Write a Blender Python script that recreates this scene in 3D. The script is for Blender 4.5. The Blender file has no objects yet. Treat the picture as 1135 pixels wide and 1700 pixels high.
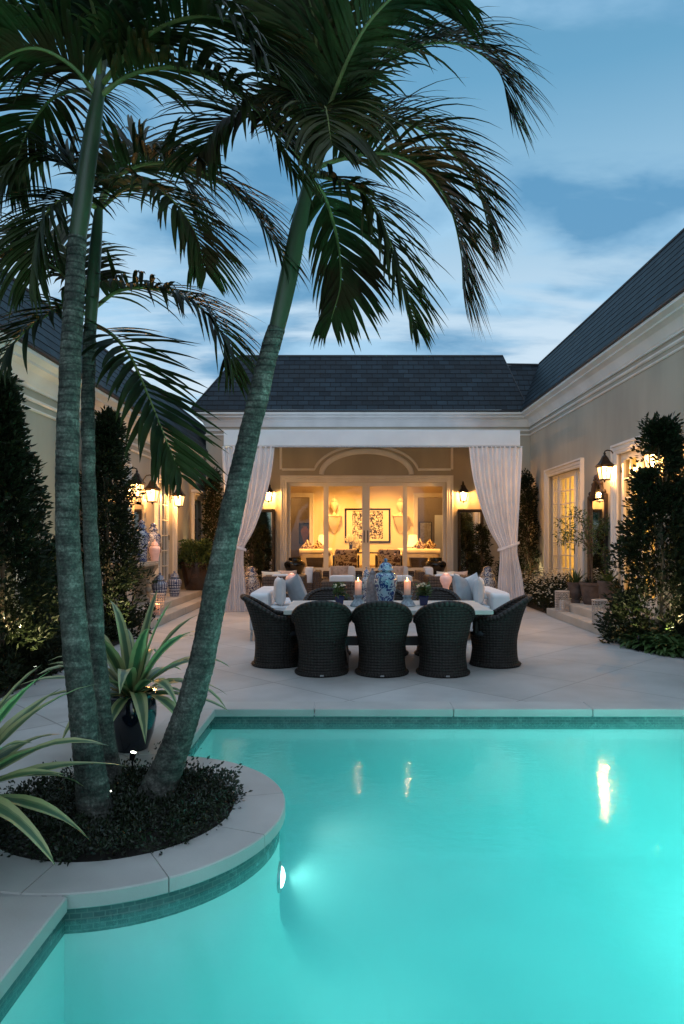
POOL_A, POOL_B, POOL_C = 30, 1200, 1050
SKY_G, SKY_S = 0.5, 1.0; SKY_FILL = (0.79,0.98,1.24,1)
import bpy, bmesh, math, random
from mathutils import Vector, Matrix, noise
R = math.radians
PI = math.pi
rnd = random.Random(7)
sc = bpy.context.scene
COL = sc.collection
F = 1135.0
def PX(x, Y): return (x - 580.0) / F * Y
def PZ(y, Y): return 1.6 - (y - 895.0) / F * Y
def P(x, y, Y): return Vector((PX(x, Y), Y, PZ(y, Y)))
AX = 0.48                                   # symmetry axis of the pavilion

# ------------------------------------------------------------------ materials
def nodes_of(m):
    m.use_nodes = True
    nt = m.node_tree
    return nt, nt.nodes, nt.links
def pmat(name, c1, c2=None, scale=6.0, rough=0.6, bump=0.0, bscale=40.0, metal=0.0, spec=0.5, stretch=(1,1,1), detail=5, lo=0.35, hi=0.65, rvar=0.0, coat=0.0, bdist=0.01, trans=0.0):
    m = bpy.data.materials.new(name)
    nt, N, L = nodes_of(m)
    b = N['Principled BSDF']
    b.inputs['Roughness'].default_value = rough
    b.inputs['Metallic'].default_value = metal
    b.inputs['Specular IOR Level'].default_value = spec
    b.inputs['Coat Weight'].default_value = coat
    if c2 is None: c2 = tuple(min(1, v*0.8) for v in c1)
    tc = N.new('ShaderNodeTexCoord'); mp = N.new('ShaderNodeMapping')
    mp.inputs['Scale'].default_value = stretch
    L.new(tc.outputs['Object'], mp.inputs['Vector'])
    nz = N.new('ShaderNodeTexNoise'); nz.inputs['Scale'].default_value = scale; nz.inputs['Detail'].default_value = detail
    L.new(mp.outputs[0], nz.inputs['Vector'])
    rp = N.new('ShaderNodeValToRGB')
    rp.color_ramp.elements[0].position = lo; rp.color_ramp.elements[1].position = hi
    rp.color_ramp.elements[0].color = (*c2, 1); rp.color_ramp.elements[1].color = (*c1, 1)
    L.new(nz.outputs['Fac'], rp.inputs['Fac']); L.new(rp.outputs['Color'], b.inputs['Base Color'])
    if rvar:
        mr = N.new('ShaderNodeMapRange'); mr.inputs['To Min'].default_value = max(0, rough-rvar); mr.inputs['To Max'].default_value = min(1, rough+rvar)
        L.new(nz.outputs['Fac'], mr.inputs['Value']); L.new(mr.outputs[0], b.inputs['Roughness'])
    if bump:
        n2 = N.new('ShaderNodeTexNoise'); n2.inputs['Scale'].default_value = bscale; n2.inputs['Detail'].default_value = 4
        L.new(mp.outputs[0], n2.inputs['Vector'])
        bp = N.new('ShaderNodeBump'); bp.inputs['Strength'].default_value = bump; bp.inputs['Distance'].default_value = bdist
        L.new(n2.outputs['Fac'], bp.inputs['Height']); L.new(bp.outputs[0], b.inputs['Normal'])
    if trans:
        tr = N.new('ShaderNodeBsdfTranslucent'); L.new(rp.outputs['Color'], tr.inputs['Color'])
        mx = N.new('ShaderNodeMixShader'); mx.inputs[0].default_value = trans
        L.new(b.outputs[0], mx.inputs[1]); L.new(tr.outputs[0], mx.inputs[2])
        L.new(mx.outputs[0], N['Material Output'].inputs['Surface'])
    return m
def emat(name, col, strength):
    m = bpy.data.materials.new(name); nt, N, L = nodes_of(m)
    N.remove(N['Principled BSDF'])
    e = N.new('ShaderNodeEmission'); e.inputs['Color'].default_value = (*col, 1); e.inputs['Strength'].default_value = strength
    L.new(e.outputs[0], N['Material Output'].inputs['Surface'])
    return m
def glassmat(name, tint=(0.95, 0.97, 0.95), gloss=0.02, blend=0.15):
    m = bpy.data.materials.new(name); nt, N, L = nodes_of(m)
    N.remove(N['Principled BSDF'])
    t = N.new('ShaderNodeBsdfTransparent'); t.inputs['Color'].default_value = (*tint, 1)
    g = N.new('ShaderNodeBsdfGlossy'); g.inputs['Roughness'].default_value = gloss
    lw = N.new('ShaderNodeLayerWeight'); pw = mathn(N,'POWER',None,5.0); L.new(lw.outputs['Facing'], pw.inputs[0]); fr = mathn(N,'MULTIPLY_ADD',None,0.75); fr.inputs[2].default_value = blend*0.3; L.new(pw.outputs[0], fr.inputs[0])
    mx = N.new('ShaderNodeMixShader')
    L.new(fr.outputs[0], mx.inputs[0]); L.new(t.outputs[0], mx.inputs[1]); L.new(g.outputs[0], mx.inputs[2])
    L.new(mx.outputs[0], N['Material Output'].inputs['Surface'])
    return m
def mathn(N, op, a=None, b=None):
    n = N.new('ShaderNodeMath'); n.operation = op
    if a is not None: n.inputs[0].default_value = a
    if b is not None: n.inputs[1].default_value = b
    return n

M = {}
M['stucco'] = pmat('stucco', (0.43,0.39,0.31), (0.345,0.31,0.245), 1.1, 0.85, 0.4, 70, stretch=(1,1,0.35), bdist=0.004)
M['trim'] = pmat('white_trim', (0.74,0.72,0.68), (0.62,0.60,0.56), 1.6, 0.45, 0.06, 30, stretch=(1,1,0.3))
M['dark_edge'] = pmat('roof_drip_edge', (0.015,0.016,0.018), rough=0.5)
M['door_white'] = pmat('door_paint', (0.76,0.74,0.69), (0.7,0.68,0.62), 3, 0.35)
M['glass'] = glassmat('window_glass')
M['clear_glass'] = glassmat('blown_glass', (0.97,0.97,0.96), 0.03, 0.2)
M['bronze'] = pmat('aged_bronze', (0.045,0.032,0.022), (0.02,0.015,0.012), 20, 0.42, 0.15, 80, metal=0.6)
M['black_metal'] = pmat('black_metal', (0.012,0.012,0.013), rough=0.4, metal=0.5)
M['steel'] = pmat('brushed_steel', (0.5,0.5,0.5), (0.35,0.35,0.35), 30, 0.3, metal=1.0)
M['curtain'] = pmat('curtain_cloth', (0.82,0.80,0.82), (0.75,0.73,0.75), 3, 0.85, 0.15, 220, trans=0.18, bdist=0.002)
M['canvas'] = pmat('canopy_canvas', (0.74,0.74,0.76), (0.68,0.68,0.70), 2, 0.8, 0.1, 200, bdist=0.002)
M['white_fabric'] = pmat('white_upholstery', (0.72,0.73,0.74), (0.63,0.64,0.65), 5, 0.9, 0.2, 180, bdist=0.003)
M['cream_fabric'] = pmat('cream_upholstery', (0.74,0.68,0.56), (0.64,0.58,0.47), 5, 0.9, 0.2, 180, bdist=0.003)
M['grey_fabric'] = pmat('grey_pillow_cloth', (0.36,0.39,0.42), (0.30,0.33,0.36), 9, 0.9, 0.25, 200, bdist=0.003)
M['blush_fabric'] = pmat('blush_pillow_cloth', (0.62,0.46,0.36), (0.42,0.30,0.24), 16, 0.9, 0.2, 200, bdist=0.003)
M['stone_step'] = pmat('pale_stone', (0.52,0.47,0.41), (0.43,0.39,0.33), 2.2, 0.7, 0.2, 60, rvar=0.1, bdist=0.004)
M['stone_carved'] = pmat('carved_limestone', (0.46,0.41,0.33), (0.30,0.26,0.20), 9, 0.85, 0.5, 40)
M['coping'] = pmat('coping_stone', (0.52,0.51,0.48), (0.42,0.41,0.39), 1.7, 0.72, 0.25, 75, rvar=0.08, bdist=0.004)
M['plaster'] = pmat('pool_plaster', (0.74,0.81,0.76), (0.58,0.69,0.66), 0.9, 0.7, 0.05, 30)
M['soil'] = pmat('dark_soil', (0.02,0.015,0.01), (0.008,0.006,0.004), 12, 0.95, 0.6, 30)
M['navy_glaze'] = pmat('navy_glaze', (0.006,0.010,0.022), (0.004,0.006,0.012), 5, 0.10, coat=0.5)
M['black_glaze'] = pmat('black_glaze', (0.006,0.006,0.007), rough=0.12, coat=0.4)
M['brown_glaze'] = pmat('brown_glaze', (0.035,0.018,0.013), (0.015,0.009,0.007), 6, 0.18, coat=0.4)
M['cobalt_glaze'] = pmat('cobalt_glaze', (0.008,0.014,0.07), rough=0.15)
M['terracotta'] = pmat('weathered_clay', (0.13,0.095,0.08), (0.07,0.052,0.045), 8, 0.85, 0.5, 25)
M['dark_wood'] = pmat('dark_wood', (0.035,0.025,0.02), (0.018,0.012,0.01), 4, 0.45, 0.2, 40, stretch=(1,1,6))
M['brown_wood'] = pmat('brown_frame_wood', (0.09,0.06,0.04), (0.05,0.032,0.022), 4, 0.5, 0.2, 40, stretch=(1,1,6))
M['concrete'] = pmat('table_concrete', (0.56,0.54,0.50), (0.46,0.44,0.41), 3, 0.55, 0.1, 60, rvar=0.1, bdist=0.003)
M['grey_ceramic'] = pmat('grey_ceramic', (0.22,0.24,0.27), (0.12,0.13,0.15), 25, 0.5, 0.4, 60)
M['stone_glaze'] = pmat('bluish_stone', (0.34,0.40,0.45), (0.14,0.17,0.20), 30, 0.5, 0.5, 50)
M['wax'] = pmat('candle_wax', (0.80,0.55,0.42), (0.78,0.5,0.38), 3, 0.5)
M['leaf_dark'] = pmat('shrub_leaf', (0.022,0.033,0.012), (0.008,0.014,0.006), 9, 0.5, trans=0.25, spec=0.2)
M['hosta_leaf'] = pmat('hosta_leaf', (0.09,0.16,0.045), (0.04,0.085,0.028), 7, 0.4, trans=0.2)
M['leaf_mid'] = pmat('bright_leaf', (0.075,0.12,0.035), (0.03,0.06,0.018), 9, 0.45, trans=0.25, spec=0.4)
M['leaf_cover'] = pmat('groundcover_leaf', (0.022,0.034,0.014), (0.008,0.014,0.006), 22, 0.4, spec=0.4)
M['palm_leaf'] = pmat('palm_leaflet', (0.034,0.052,0.013), (0.008,0.017,0.006), 3.0, 0.55, trans=0.15, spec=0.2)
M['palm_leaf_olive'] = pmat('olive_palm_leaflet', (0.050,0.056,0.014), (0.014,0.020,0.006), 3.0, 0.55, trans=0.18, spec=0.2)
M['palm_leaf_tipped'] = pmat('browned_palm_leaflet', (0.030,0.046,0.012), (0.040,0.028,0.010), 2.2, 0.6, trans=0.15, spec=0.2, lo=0.42, hi=0.5)
M['rachis'] = pmat('palm_rachis', (0.16,0.18,0.05), (0.09,0.12,0.035), 6, 0.5)
M['crownshaft'] = pmat('palm_crownshaft', (0.055,0.080,0.040), (0.025,0.042,0.024), 3, 0.4, 0.15, 30, stretch=(1,1,0.25))
M['bark'] = pmat('branch_bark', (0.16,0.12,0.08), (0.08,0.06,0.04), 14, 0.9, 0.5, 40)
M['blossom'] = pmat('white_petals', (0.8,0.78,0.68), (0.7,0.66,0.5), 10, 0.7)
M['bulb'] = emat('lit_bulb', (1.0,0.62,0.24), 60)
M['mirror'] = pmat('mirror_silver', (0.75,0.76,0.76), (0.72,0.73,0.73), 2, 0.03, metal=1.0)
M['lens'] = emat('pool_lens', (0.85,1.0,0.95), 9)
M['uplens'] = emat('uplight_lens', (0.9,1.0,0.8), 14)
M['flame'] = emat('candle_flame', (1.0,0.55,0.2), 25)
M['lamp_glass'] = None
def seeded_glass():
    m = bpy.data.materials.new('lantern_glass'); nt, N, L = nodes_of(m)
    N.remove(N['Principled BSDF'])
    e = N.new('ShaderNodeEmission'); e.inputs['Color'].default_value = (1.0,0.62,0.24,1); e.inputs['Strength'].default_value = 7
    t = N.new('ShaderNodeBsdfTransparent'); t.inputs['Color'].default_value = (1,0.95,0.85,1)
    mx = N.new('ShaderNodeMixShader'); mx.inputs[0].default_value = 0.4
    L.new(t.outputs[0], mx.inputs[1]); L.new(e.outputs[0], mx.inputs[2]); L.new(mx.outputs[0], N['Material Output'].inputs['Surface'])
    return m
M['lamp_glass'] = seeded_glass()
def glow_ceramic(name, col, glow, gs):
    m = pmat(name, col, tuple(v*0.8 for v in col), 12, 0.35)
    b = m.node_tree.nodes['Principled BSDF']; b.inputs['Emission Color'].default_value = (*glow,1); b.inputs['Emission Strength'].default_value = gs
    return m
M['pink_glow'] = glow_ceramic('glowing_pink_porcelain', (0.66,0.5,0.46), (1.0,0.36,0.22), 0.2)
M['shade'] = glow_ceramic('lit_lamp_shade', (0.8,0.7,0.5), (1.0,0.62,0.22), 1.6)

def porcelain(name, white=(0.62,0.64,0.66), blue=(0.02,0.045,0.17), scale=16.0, mode='scroll', band=0.0):
    m = bpy.data.materials.new(name); nt, N, L = nodes_of(m); b = N['Principled BSDF']
    b.inputs['Roughness'].default_value = 0.14; b.inputs['Coat Weight'].default_value = 0.3
    tc = N.new('ShaderNodeTexCoord')
    nz = N.new('ShaderNodeTexNoise'); nz.inputs['Scale'].default_value = scale; nz.inputs['Detail'].default_value = 3; nz.inputs['Distortion'].default_value = 1.6
    L.new(tc.outputs['Object'], nz.inputs['Vector'])
    n3 = N.new('ShaderNodeTexNoise'); n3.inputs['Scale'].default_value = scale*0.33; n3.inputs['Detail'].default_value = 2
    L.new(tc.outputs['Object'], n3.inputs['Vector'])
    if mode == 'scroll':
        w = mathn(N,'MULTIPLY',None,7.0); L.new(nz.outputs['Fac'], w.inputs[0])
        s = mathn(N,'SINE'); w2 = mathn(N,'MULTIPLY',None,3.0); L.new(w.outputs[0], w2.inputs[0]); L.new(w2.outputs[0], s.inputs[0])
        a = mathn(N,'MULTIPLY_ADD',None,3.2); a.inputs[2].default_value = -1.2; L.new(n3.outputs['Fac'], a.inputs[0])
        sm = mathn(N,'ADD'); L.new(s.outputs[0], sm.inputs[0]); L.new(a.outputs[0], sm.inputs[1])
    else:
        br = N.new('ShaderNodeTexBrick'); br.inputs['Scale'].default_value = scale; br.inputs['Mortar Size'].default_value = 0.09; br.offset = 0.0
        br.inputs['Brick Width'].default_value = 0.5; br.inputs['Row Height'].default_value = 0.5
        L.new(tc.outputs['UV'], br.inputs['Vector'])
        sm = mathn(N,'MULTIPLY_ADD',None,1.8); sm.inputs[2].default_value = -0.6
        nn = mathn(N,'MULTIPLY_ADD',None,2.0); nn.inputs[2].default_value = -0.9; L.new(nz.outputs['Fac'], nn.inputs[0])
        ad = mathn(N,'ADD'); L.new(br.outputs['Fac'], ad.inputs[0]); L.new(nn.outputs[0], ad.inputs[1])
        L.new(ad.outputs[0], sm.inputs[0])
    rp = N.new('ShaderNodeValToRGB'); rp.color_ramp.elements[0].position = 0.42; rp.color_ramp.elements[1].position = 0.58
    rp.color_ramp.elements[0].color = (*white,1); rp.color_ramp.elements[1].color = (*blue,1)
    mr = N.new('ShaderNodeMapRange'); mr.inputs['From Min'].default_value = -1; mr.inputs['From Max'].default_value = 1
    L.new(sm.outputs[0], mr.inputs['Value']); L.new(mr.outputs[0], rp.inputs['Fac']); L.new(rp.outputs['Color'], b.inputs['Base Color'])
    return m
M['porc_blue'] = porcelain('blue_white_porcelain', (0.26,0.39,0.48), (0.008,0.035,0.15), 11)
M['porc_scroll'] = porcelain('scroll_porcelain', (0.58,0.58,0.58), (0.03,0.05,0.16), 15)
M['porc_check'] = porcelain('panel_porcelain', (0.50,0.53,0.58), (0.03,0.045,0.12), 9, 'grid')
M['porc_stool'] = porcelain('garden_seat_porcelain', (0.52,0.46,0.40), (0.05,0.05,0.10), 11)
M['floral'] = porcelain('floral_upholstery', (0.66,0.53,0.33), (0.10,0.045,0.02), 5)
for n in ('floral',):
    b = M[n].node_tree.nodes['Principled BSDF']; b.inputs['Roughness'].default_value = 0.9; b.inputs['Coat Weight'].default_value = 0

def brickmat(name, c1, c2, mortar, bw, rh, ms, rough=0.6, coords='UV', bump=0.5, rot=0.0, nscale=3.0, namp=0.4, off=0.5, dist=0.01, spec=0.5, dirt=0.0):
    m = bpy.data.materials.new(name); nt, N, L = nodes_of(m); b = N['Principled BSDF']
    b.inputs['Roughness'].default_value = rough; b.inputs['Specular IOR Level'].default_value = spec
    tc = N.new('ShaderNodeTexCoord'); mp = N.new('ShaderNodeMapping'); mp.inputs['Rotation'].default_value = (0,0,rot)
    L.new(tc.outputs[coords], mp.inputs['Vector'])
    br = N.new('ShaderNodeTexBrick'); br.offset = off
    br.inputs['Scale'].default_value = 1.0; br.inputs['Brick Width'].default_value = bw; br.inputs['Row Height'].default_value = rh
    br.inputs['Mortar Size'].default_value = ms; br.inputs['Mortar Smooth'].default_value = 0.2
    br.inputs['Color1'].default_value = (*c1,1); br.inputs['Color2'].default_value = (*c2,1); br.inputs['Mortar'].default_value = (*mortar,1)
    L.new(mp.outputs[0], br.inputs['Vector'])
    nz = N.new('ShaderNodeTexNoise'); nz.inputs['Scale'].default_value = nscale; nz.inputs['Detail'].default_value = 8; nz.inputs['Roughness'].default_value = 0.6
    L.new(tc.outputs['Object'], nz.inputs['Vector'])
    mr = N.new('ShaderNodeMapRange'); mr.inputs['From Min'].default_value = 0.25; mr.inputs['From Max'].default_value = 0.75
    mr.inputs['To Min'].default_value = 1-namp; mr.inputs['To Max'].default_value = 1+namp*0.5
    L.new(nz.outputs['Fac'], mr.inputs['Value'])
    mx = N.new('ShaderNodeMix'); mx.data_type = 'RGBA'; mx.blend_type = 'MULTIPLY'; mx.inputs[0].default_value = 1
    L.new(br.outputs['Color'], mx.inputs[6]); L.new(mr.outputs[0], mx.inputs[7]); L.new(mx.outputs[2], b.inputs['Base Color'])
    bp = N.new('ShaderNodeBump'); bp.inputs['Strength'].default_value = bump; bp.inputs['Distance'].default_value = dist; bp.invert = True
    n2 = N.new('ShaderNodeTexNoise'); n2.inputs['Scale'].default_value = nscale*18; n2.inputs['Detail'].default_value = 3
    L.new(tc.outputs['Object'], n2.inputs['Vector'])
    am = mathn(N,'MULTIPLY_ADD',None,0.25); L.new(n2.outputs['Fac'], am.inputs[0]); L.new(br.outputs['Fac'], am.inputs[2])
    L.new(am.outputs[0], bp.inputs['Height']); L.new(bp.outputs[0], b.inputs['Normal'])
    rm = mathn(N,'MULTIPLY_ADD',None,0.25); rm.inputs[2].default_value = rough-0.12; L.new(nz.outputs['Fac'], rm.inputs[0]); L.new(rm.outputs[0], b.inputs['Roughness'])
    return m
M['slate'] = brickmat('roof_slate', (0.004,0.012,0.019), (0.016,0.031,0.043), (0.0015,0.002,0.003), 0.30, 0.19, 0.012, 0.6, 'UV', 0.5, nscale=1.2, namp=0.6, spec=0.25)
M['paving'] = brickmat('terrace_paving', (0.51,0.50,0.485), (0.43,0.42,0.405), (0.31,0.30,0.285), 1.2, 1.2, 0.009, 0.62, 'Object', 0.25, rot=R(45), nscale=1.1, namp=0.28, off=0.0, dist=0.004)
M['tile_band'] = brickmat('pool_tile', (0.10,0.175,0.165), (0.07,0.13,0.125), (0.15,0.22,0.205), 0.052, 0.026, 0.003, 0.25, 'UV', 0.4, nscale=9, namp=0.3, dist=0.003)

def wickermat(name, c1, c2):
    m = bpy.data.materials.new(name); nt, N, L = nodes_of(m); b = N['Principled BSDF']
    b.inputs['Roughness'].default_value = 0.6; b.inputs['Specular IOR Level'].default_value = 0.3
    tc = N.new('ShaderNodeTexCoord'); sp = N.new('ShaderNodeSeparateXYZ'); L.new(tc.outputs['UV'], sp.inputs[0])
    # over-under weave: sin(row) shifted by half a step each row
    row = mathn(N,'MULTIPLY',None,30.0); L.new(sp.outputs['Y'], row.inputs[0])
    fl = mathn(N,'FLOOR'); L.new(row.outputs[0], fl.inputs[0])
    frc = mathn(N,'FRACT'); L.new(row.outputs[0], frc.inputs[0])
    hs = mathn(N,'MULTIPLY',None,PI); L.new(fl.outputs[0], hs.inputs[0])
    col = mathn(N,'MULTIPLY',None,150.0); L.new(sp.outputs['X'], col.inputs[0])
    ad = mathn(N,'ADD'); hk = mathn(N,'MULTIPLY',None,0.0); L.new(hs.outputs[0], hk.inputs[0]); L.new(col.outputs[0], ad.inputs[0]); L.new(hk.outputs[0], ad.inputs[1])
    sn = mathn(N,'SINE'); L.new(ad.outputs[0], sn.inputs[0])
    rb = mathn(N,'MULTIPLY',None,PI); L.new(frc.outputs[0], rb.inputs[0]); rs = mathn(N,'SINE'); L.new(rb.outputs[0], rs.inputs[0])
    h = mathn(N,'MULTIPLY_ADD',None,0.28); h.inputs[2].default_value = 0.72; L.new(sn.outputs[0], h.inputs[0])
    hh = mathn(N,'MULTIPLY'); L.new(h.outputs[0], hh.inputs[0]); L.new(rs.outputs[0], hh.inputs[1])
    nz = N.new('ShaderNodeTexNoise'); nz.inputs['Scale'].default_value = 14; nz.inputs['Detail'].default_value = 5; L.new(tc.outputs['Object'], nz.inputs['Vector'])
    hn = mathn(N,'MULTIPLY_ADD',None,0.7); L.new(nz.outputs['Fac'], hn.inputs[0]); L.new(hh.outputs[0], hn.inputs[2])
    rp = N.new('ShaderNodeValToRGB'); rp.color_ramp.elements[0].position = 0.3; rp.color_ramp.elements[1].position = 1.1
    rp.color_ramp.elements[0].color = (*c2,1); rp.color_ramp.elements[1].color = (*c1,1)
    L.new(hn.outputs[0], rp.inputs['Fac']); L.new(rp.outputs['Color'], b.inputs['Base Color'])
    bp = N.new('ShaderNodeBump'); bp.inputs['Strength'].default_value = 1.0; bp.inputs['Distance'].default_value = 0.010
    L.new(hh.outputs[0], bp.inputs['Height']); L.new(bp.outputs[0], b.inputs['Normal'])
    return m
M['wicker'] = wickermat('charcoal_wicker', (0.036,0.030,0.026), (0.0025,0.0022,0.002))
M['wicker_brown'] = wickermat('brown_wicker', (0.11,0.075,0.055), (0.02,0.013,0.01))
M['wicker_white'] = wickermat('whitewashed_cane', (0.66,0.60,0.54), (0.48,0.42,0.37))

def trunkmat():
    m = bpy.data.materials.new('palm_trunk_bark'); nt, N, L = nodes_of(m); b = N['Principled BSDF']
    b.inputs['Roughness'].default_value = 0.85; b.inputs['Specular IOR Level'].default_value = 0.25
    tc = N.new('ShaderNodeTexCoord'); sp = N.new('ShaderNodeSeparateXYZ'); L.new(tc.outputs['Object'], sp.inputs[0])
    def nz(scale, det, st=(1,1,1), ro=0.6):
        mp = N.new('ShaderNodeMapping'); mp.inputs['Scale'].default_value = st; L.new(tc.outputs['Object'], mp.inputs['Vector'])
        n = N.new('ShaderNodeTexNoise'); n.inputs['Scale'].default_value = scale; n.inputs['Detail'].default_value = det; n.inputs['Roughness'].default_value = ro
        L.new(mp.outputs[0], n.inputs['Vector']); return n
    big = nz(3.5, 4); mid = nz(16, 8, (1,1,0.8), 0.75); fine = nz(70, 4); hor = nz(5, 5, (1,1,7)); warp = nz(4, 2)
    a = mathn(N,'MULTIPLY_ADD',None,0.7); L.new(big.outputs['Fac'], a.inputs[0]); L.new(mid.outputs['Fac'], a.inputs[2])
    a2 = mathn(N,'MULTIPLY_ADD',None,0.7); L.new(fine.outputs['Fac'], a2.inputs[0]); L.new(a.outputs[0], a2.inputs[2])
    a3 = mathn(N,'MULTIPLY_ADD',None,0.6); L.new(hor.outputs['Fac'], a3.inputs[0]); L.new(a2.outputs[0], a3.inputs[2])
    mr = N.new('ShaderNodeMapRange'); mr.inputs['From Min'].default_value = 1.12; mr.inputs['From Max'].default_value = 1.95; L.new(a3.outputs[0], mr.inputs['Value'])
    rp = N.new('ShaderNodeValToRGB'); e = rp.color_ramp.elements
    e[0].position = 0.12; e[0].color = (0.012,0.013,0.011,1); e[1].position = 0.92; e[1].color = (0.25,0.255,0.22,1)
    k = e.new(0.42); k.color = (0.050,0.052,0.045,1); k = e.new(0.62); k.color = (0.10,0.103,0.088,1)
    L.new(mr.outputs[0], rp.inputs['Fac'])
    # leaf scar rings, strong near the top and worn away near the foot
    wz = mathn(N,'MULTIPLY_ADD',None,1.6); zs = mathn(N,'MULTIPLY',None,23.0); L.new(sp.outputs['Z'], zs.inputs[0]); L.new(warp.outputs['Fac'], wz.inputs[0]); L.new(zs.outputs[0], wz.inputs[2])
    fr = mathn(N,'FRACT'); L.new(wz.outputs[0], fr.inputs[0])
    rr = N.new('ShaderNodeValToRGB'); q = rr.color_ramp.elements; q[0].position = 0.0; q[0].color = (0.25,0.25,0.25,1); q[1].position = 0.30; q[1].color = (1,1,1,1); q2 = q.new(0.10); q2.color = (0.35,0.35,0.35,1); q3 = q.new(0.96); q3.color = (1,1,1,1)
    L.new(fr.outputs[0], rr.inputs['Fac'])
    zf = N.new('ShaderNodeMapRange'); zf.inputs['From Min'].default_value = 0.9; zf.inputs['From Max'].default_value = 2.9; zf.inputs['To Min'].default_value = 0.12; zf.inputs['To Max'].default_value = 0.85; L.new(sp.outputs['Z'], zf.inputs['Value'])
    mx = N.new('ShaderNodeMix'); mx.data_type = 'RGBA'; mx.blend_type = 'MULTIPLY'; L.new(zf.outputs[0], mx.inputs[0]); L.new(rp.outputs['Color'], mx.inputs[6]); L.new(rr.outputs['Color'], mx.inputs[7])
    L.new(mx.outputs[2], b.inputs['Base Color'])
    bh = mathn(N,'MULTIPLY'); L.new(rr.outputs['Color'], bh.inputs[0]); L.new(zf.outputs[0], bh.inputs[1]); bs = mathn(N,'MULTIPLY_ADD',None,0.6); L.new(a3.outputs[0], bs.inputs[0]); L.new(bh.outputs[0], bs.inputs[2])
    bp = N.new('ShaderNodeBump'); bp.inputs['Strength'].default_value = 0.7; bp.inputs['Distance'].default_value = 0.01
    L.new(bs.outputs[0], bp.inputs['Height']); L.new(bp.outputs[0], b.inputs['Normal'])
    return m
M['trunk'] = trunkmat()

def variegated():
    m = bpy.data.materials.new('variegated_leaf'); nt, N, L = nodes_of(m); b = N['Principled BSDF']
    b.inputs['Roughness'].default_value = 0.4
    tc = N.new('ShaderNodeTexCoord'); sp = N.new('ShaderNodeSeparateXYZ'); L.new(tc.outputs['UV'], sp.inputs[0])
    nz = N.new('ShaderNodeTexNoise'); nz.inputs['Scale'].default_value = 1; nz.inputs['Detail'].default_value = 4
    mp = N.new('ShaderNodeMapping'); mp.inputs['Scale'].default_value = (22,0.8,1); L.new(tc.outputs['UV'], mp.inputs['Vector']); L.new(mp.outputs[0], nz.inputs['Vector'])
    d = mathn(N,'SUBTRACT',None,0.5); L.new(sp.outputs['X'], d.inputs[0]); ab = mathn(N,'ABSOLUTE'); L.new(d.outputs[0], ab.inputs[0])
    s = mathn(N,'MULTIPLY_ADD',None,0.5); L.new(nz.outputs['Fac'], s.inputs[0]); L.new(ab.outputs[0], s.inputs[2])
    rp = N.new('ShaderNodeValToRGB'); e = rp.color_ramp.elements
    e[0].position = 0.40; e[0].color = (0.055,0.115,0.05,1); e[1].position = 0.53; e[1].color = (0.34,0.36,0.16,1)
    L.new(s.outputs[0], rp.inputs['Fac']); L.new(rp.outputs['Color'], b.inputs['Base Color'])
    return m
M['variegated'] = variegated()

def watermat():
    m = bpy.data.materials.new('pool_water'); nt, N, L = nodes_of(m); N.remove(N['Principled BSDF'])
    t = N.new('ShaderNodeBsdfTransparent'); t.inputs['Color'].default_value = (0.97,1,1,1)
    tl = N.new('ShaderNodeBsdfTranslucent'); tl.inputs['Color'].default_value = (0.85,1,0.97,1)
    g = N.new('ShaderNodeBsdfGlossy'); g.inputs['Roughness'].default_value = 0.05
    tc = N.new('ShaderNodeTexCoord'); mp = N.new('ShaderNodeMapping'); mp.inputs['Scale'].default_value = (1,1.6,1)
    L.new(tc.outputs['Object'], mp.inputs['Vector'])
    nz = N.new('ShaderNodeTexNoise'); nz.inputs['Scale'].default_value = 11; nz.inputs['Detail'].default_value = 3; L.new(mp.outputs[0], nz.inputs['Vector'])
    bp = N.new('ShaderNodeBump'); bp.inputs['Strength'].default_value = 0.045; bp.inputs['Distance'].default_value = 0.05; L.new(nz.outputs['Fac'], bp.inputs['Height'])
    L.new(bp.outputs[0], g.inputs['Normal'])
    lw = N.new('ShaderNodeLayerWeight'); L.new(bp.outputs[0], lw.inputs['Normal']); pw = mathn(N,'POWER',None,5.0); L.new(lw.outputs['Facing'], pw.inputs[0]); fr = mathn(N,'MULTIPLY_ADD',None,0.9); fr.inputs[2].default_value = 0.02; L.new(pw.outputs[0], fr.inputs[0])
    m1 = N.new('ShaderNodeMixShader'); m1.inputs[0].default_value = WATER_MILK; L.new(t.outputs[0], m1.inputs[1]); L.new(tl.outputs[0], m1.inputs[2])
    m2 = N.new('ShaderNodeMixShader'); L.new(fr.outputs[0], m2.inputs[0]); L.new(m1.outputs[0], m2.inputs[1]); L.new(g.outputs[0], m2.inputs[2])
    out = N['Material Output']; L.new(m2.outputs[0], out.inputs['Surface'])
    va = N.new('ShaderNodeVolumeAbsorption'); va.inputs['Color'].default_value = (0.06,0.95,0.935,1); va.inputs['Density'].default_value = WATER_DENS
    vs = N.new('ShaderNodeVolumeScatter'); vs.inputs['Color'].default_value = (0.5,1,0.96,1); vs.inputs['Density'].default_value = WATER_SCAT; vs.inputs['Anisotropy'].default_value = 0.2
    ad = N.new('ShaderNodeAddShader'); L.new(va.outputs[0], ad.inputs[0]); L.new(vs.outputs[0], ad.inputs[1]); L.new(ad.outputs[0], out.inputs['Volume'])
    return m
WATER_MILK = 0.08; WATER_DENS = 0.56; WATER_SCAT = 0.30
M['water'] = watermat()

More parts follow.
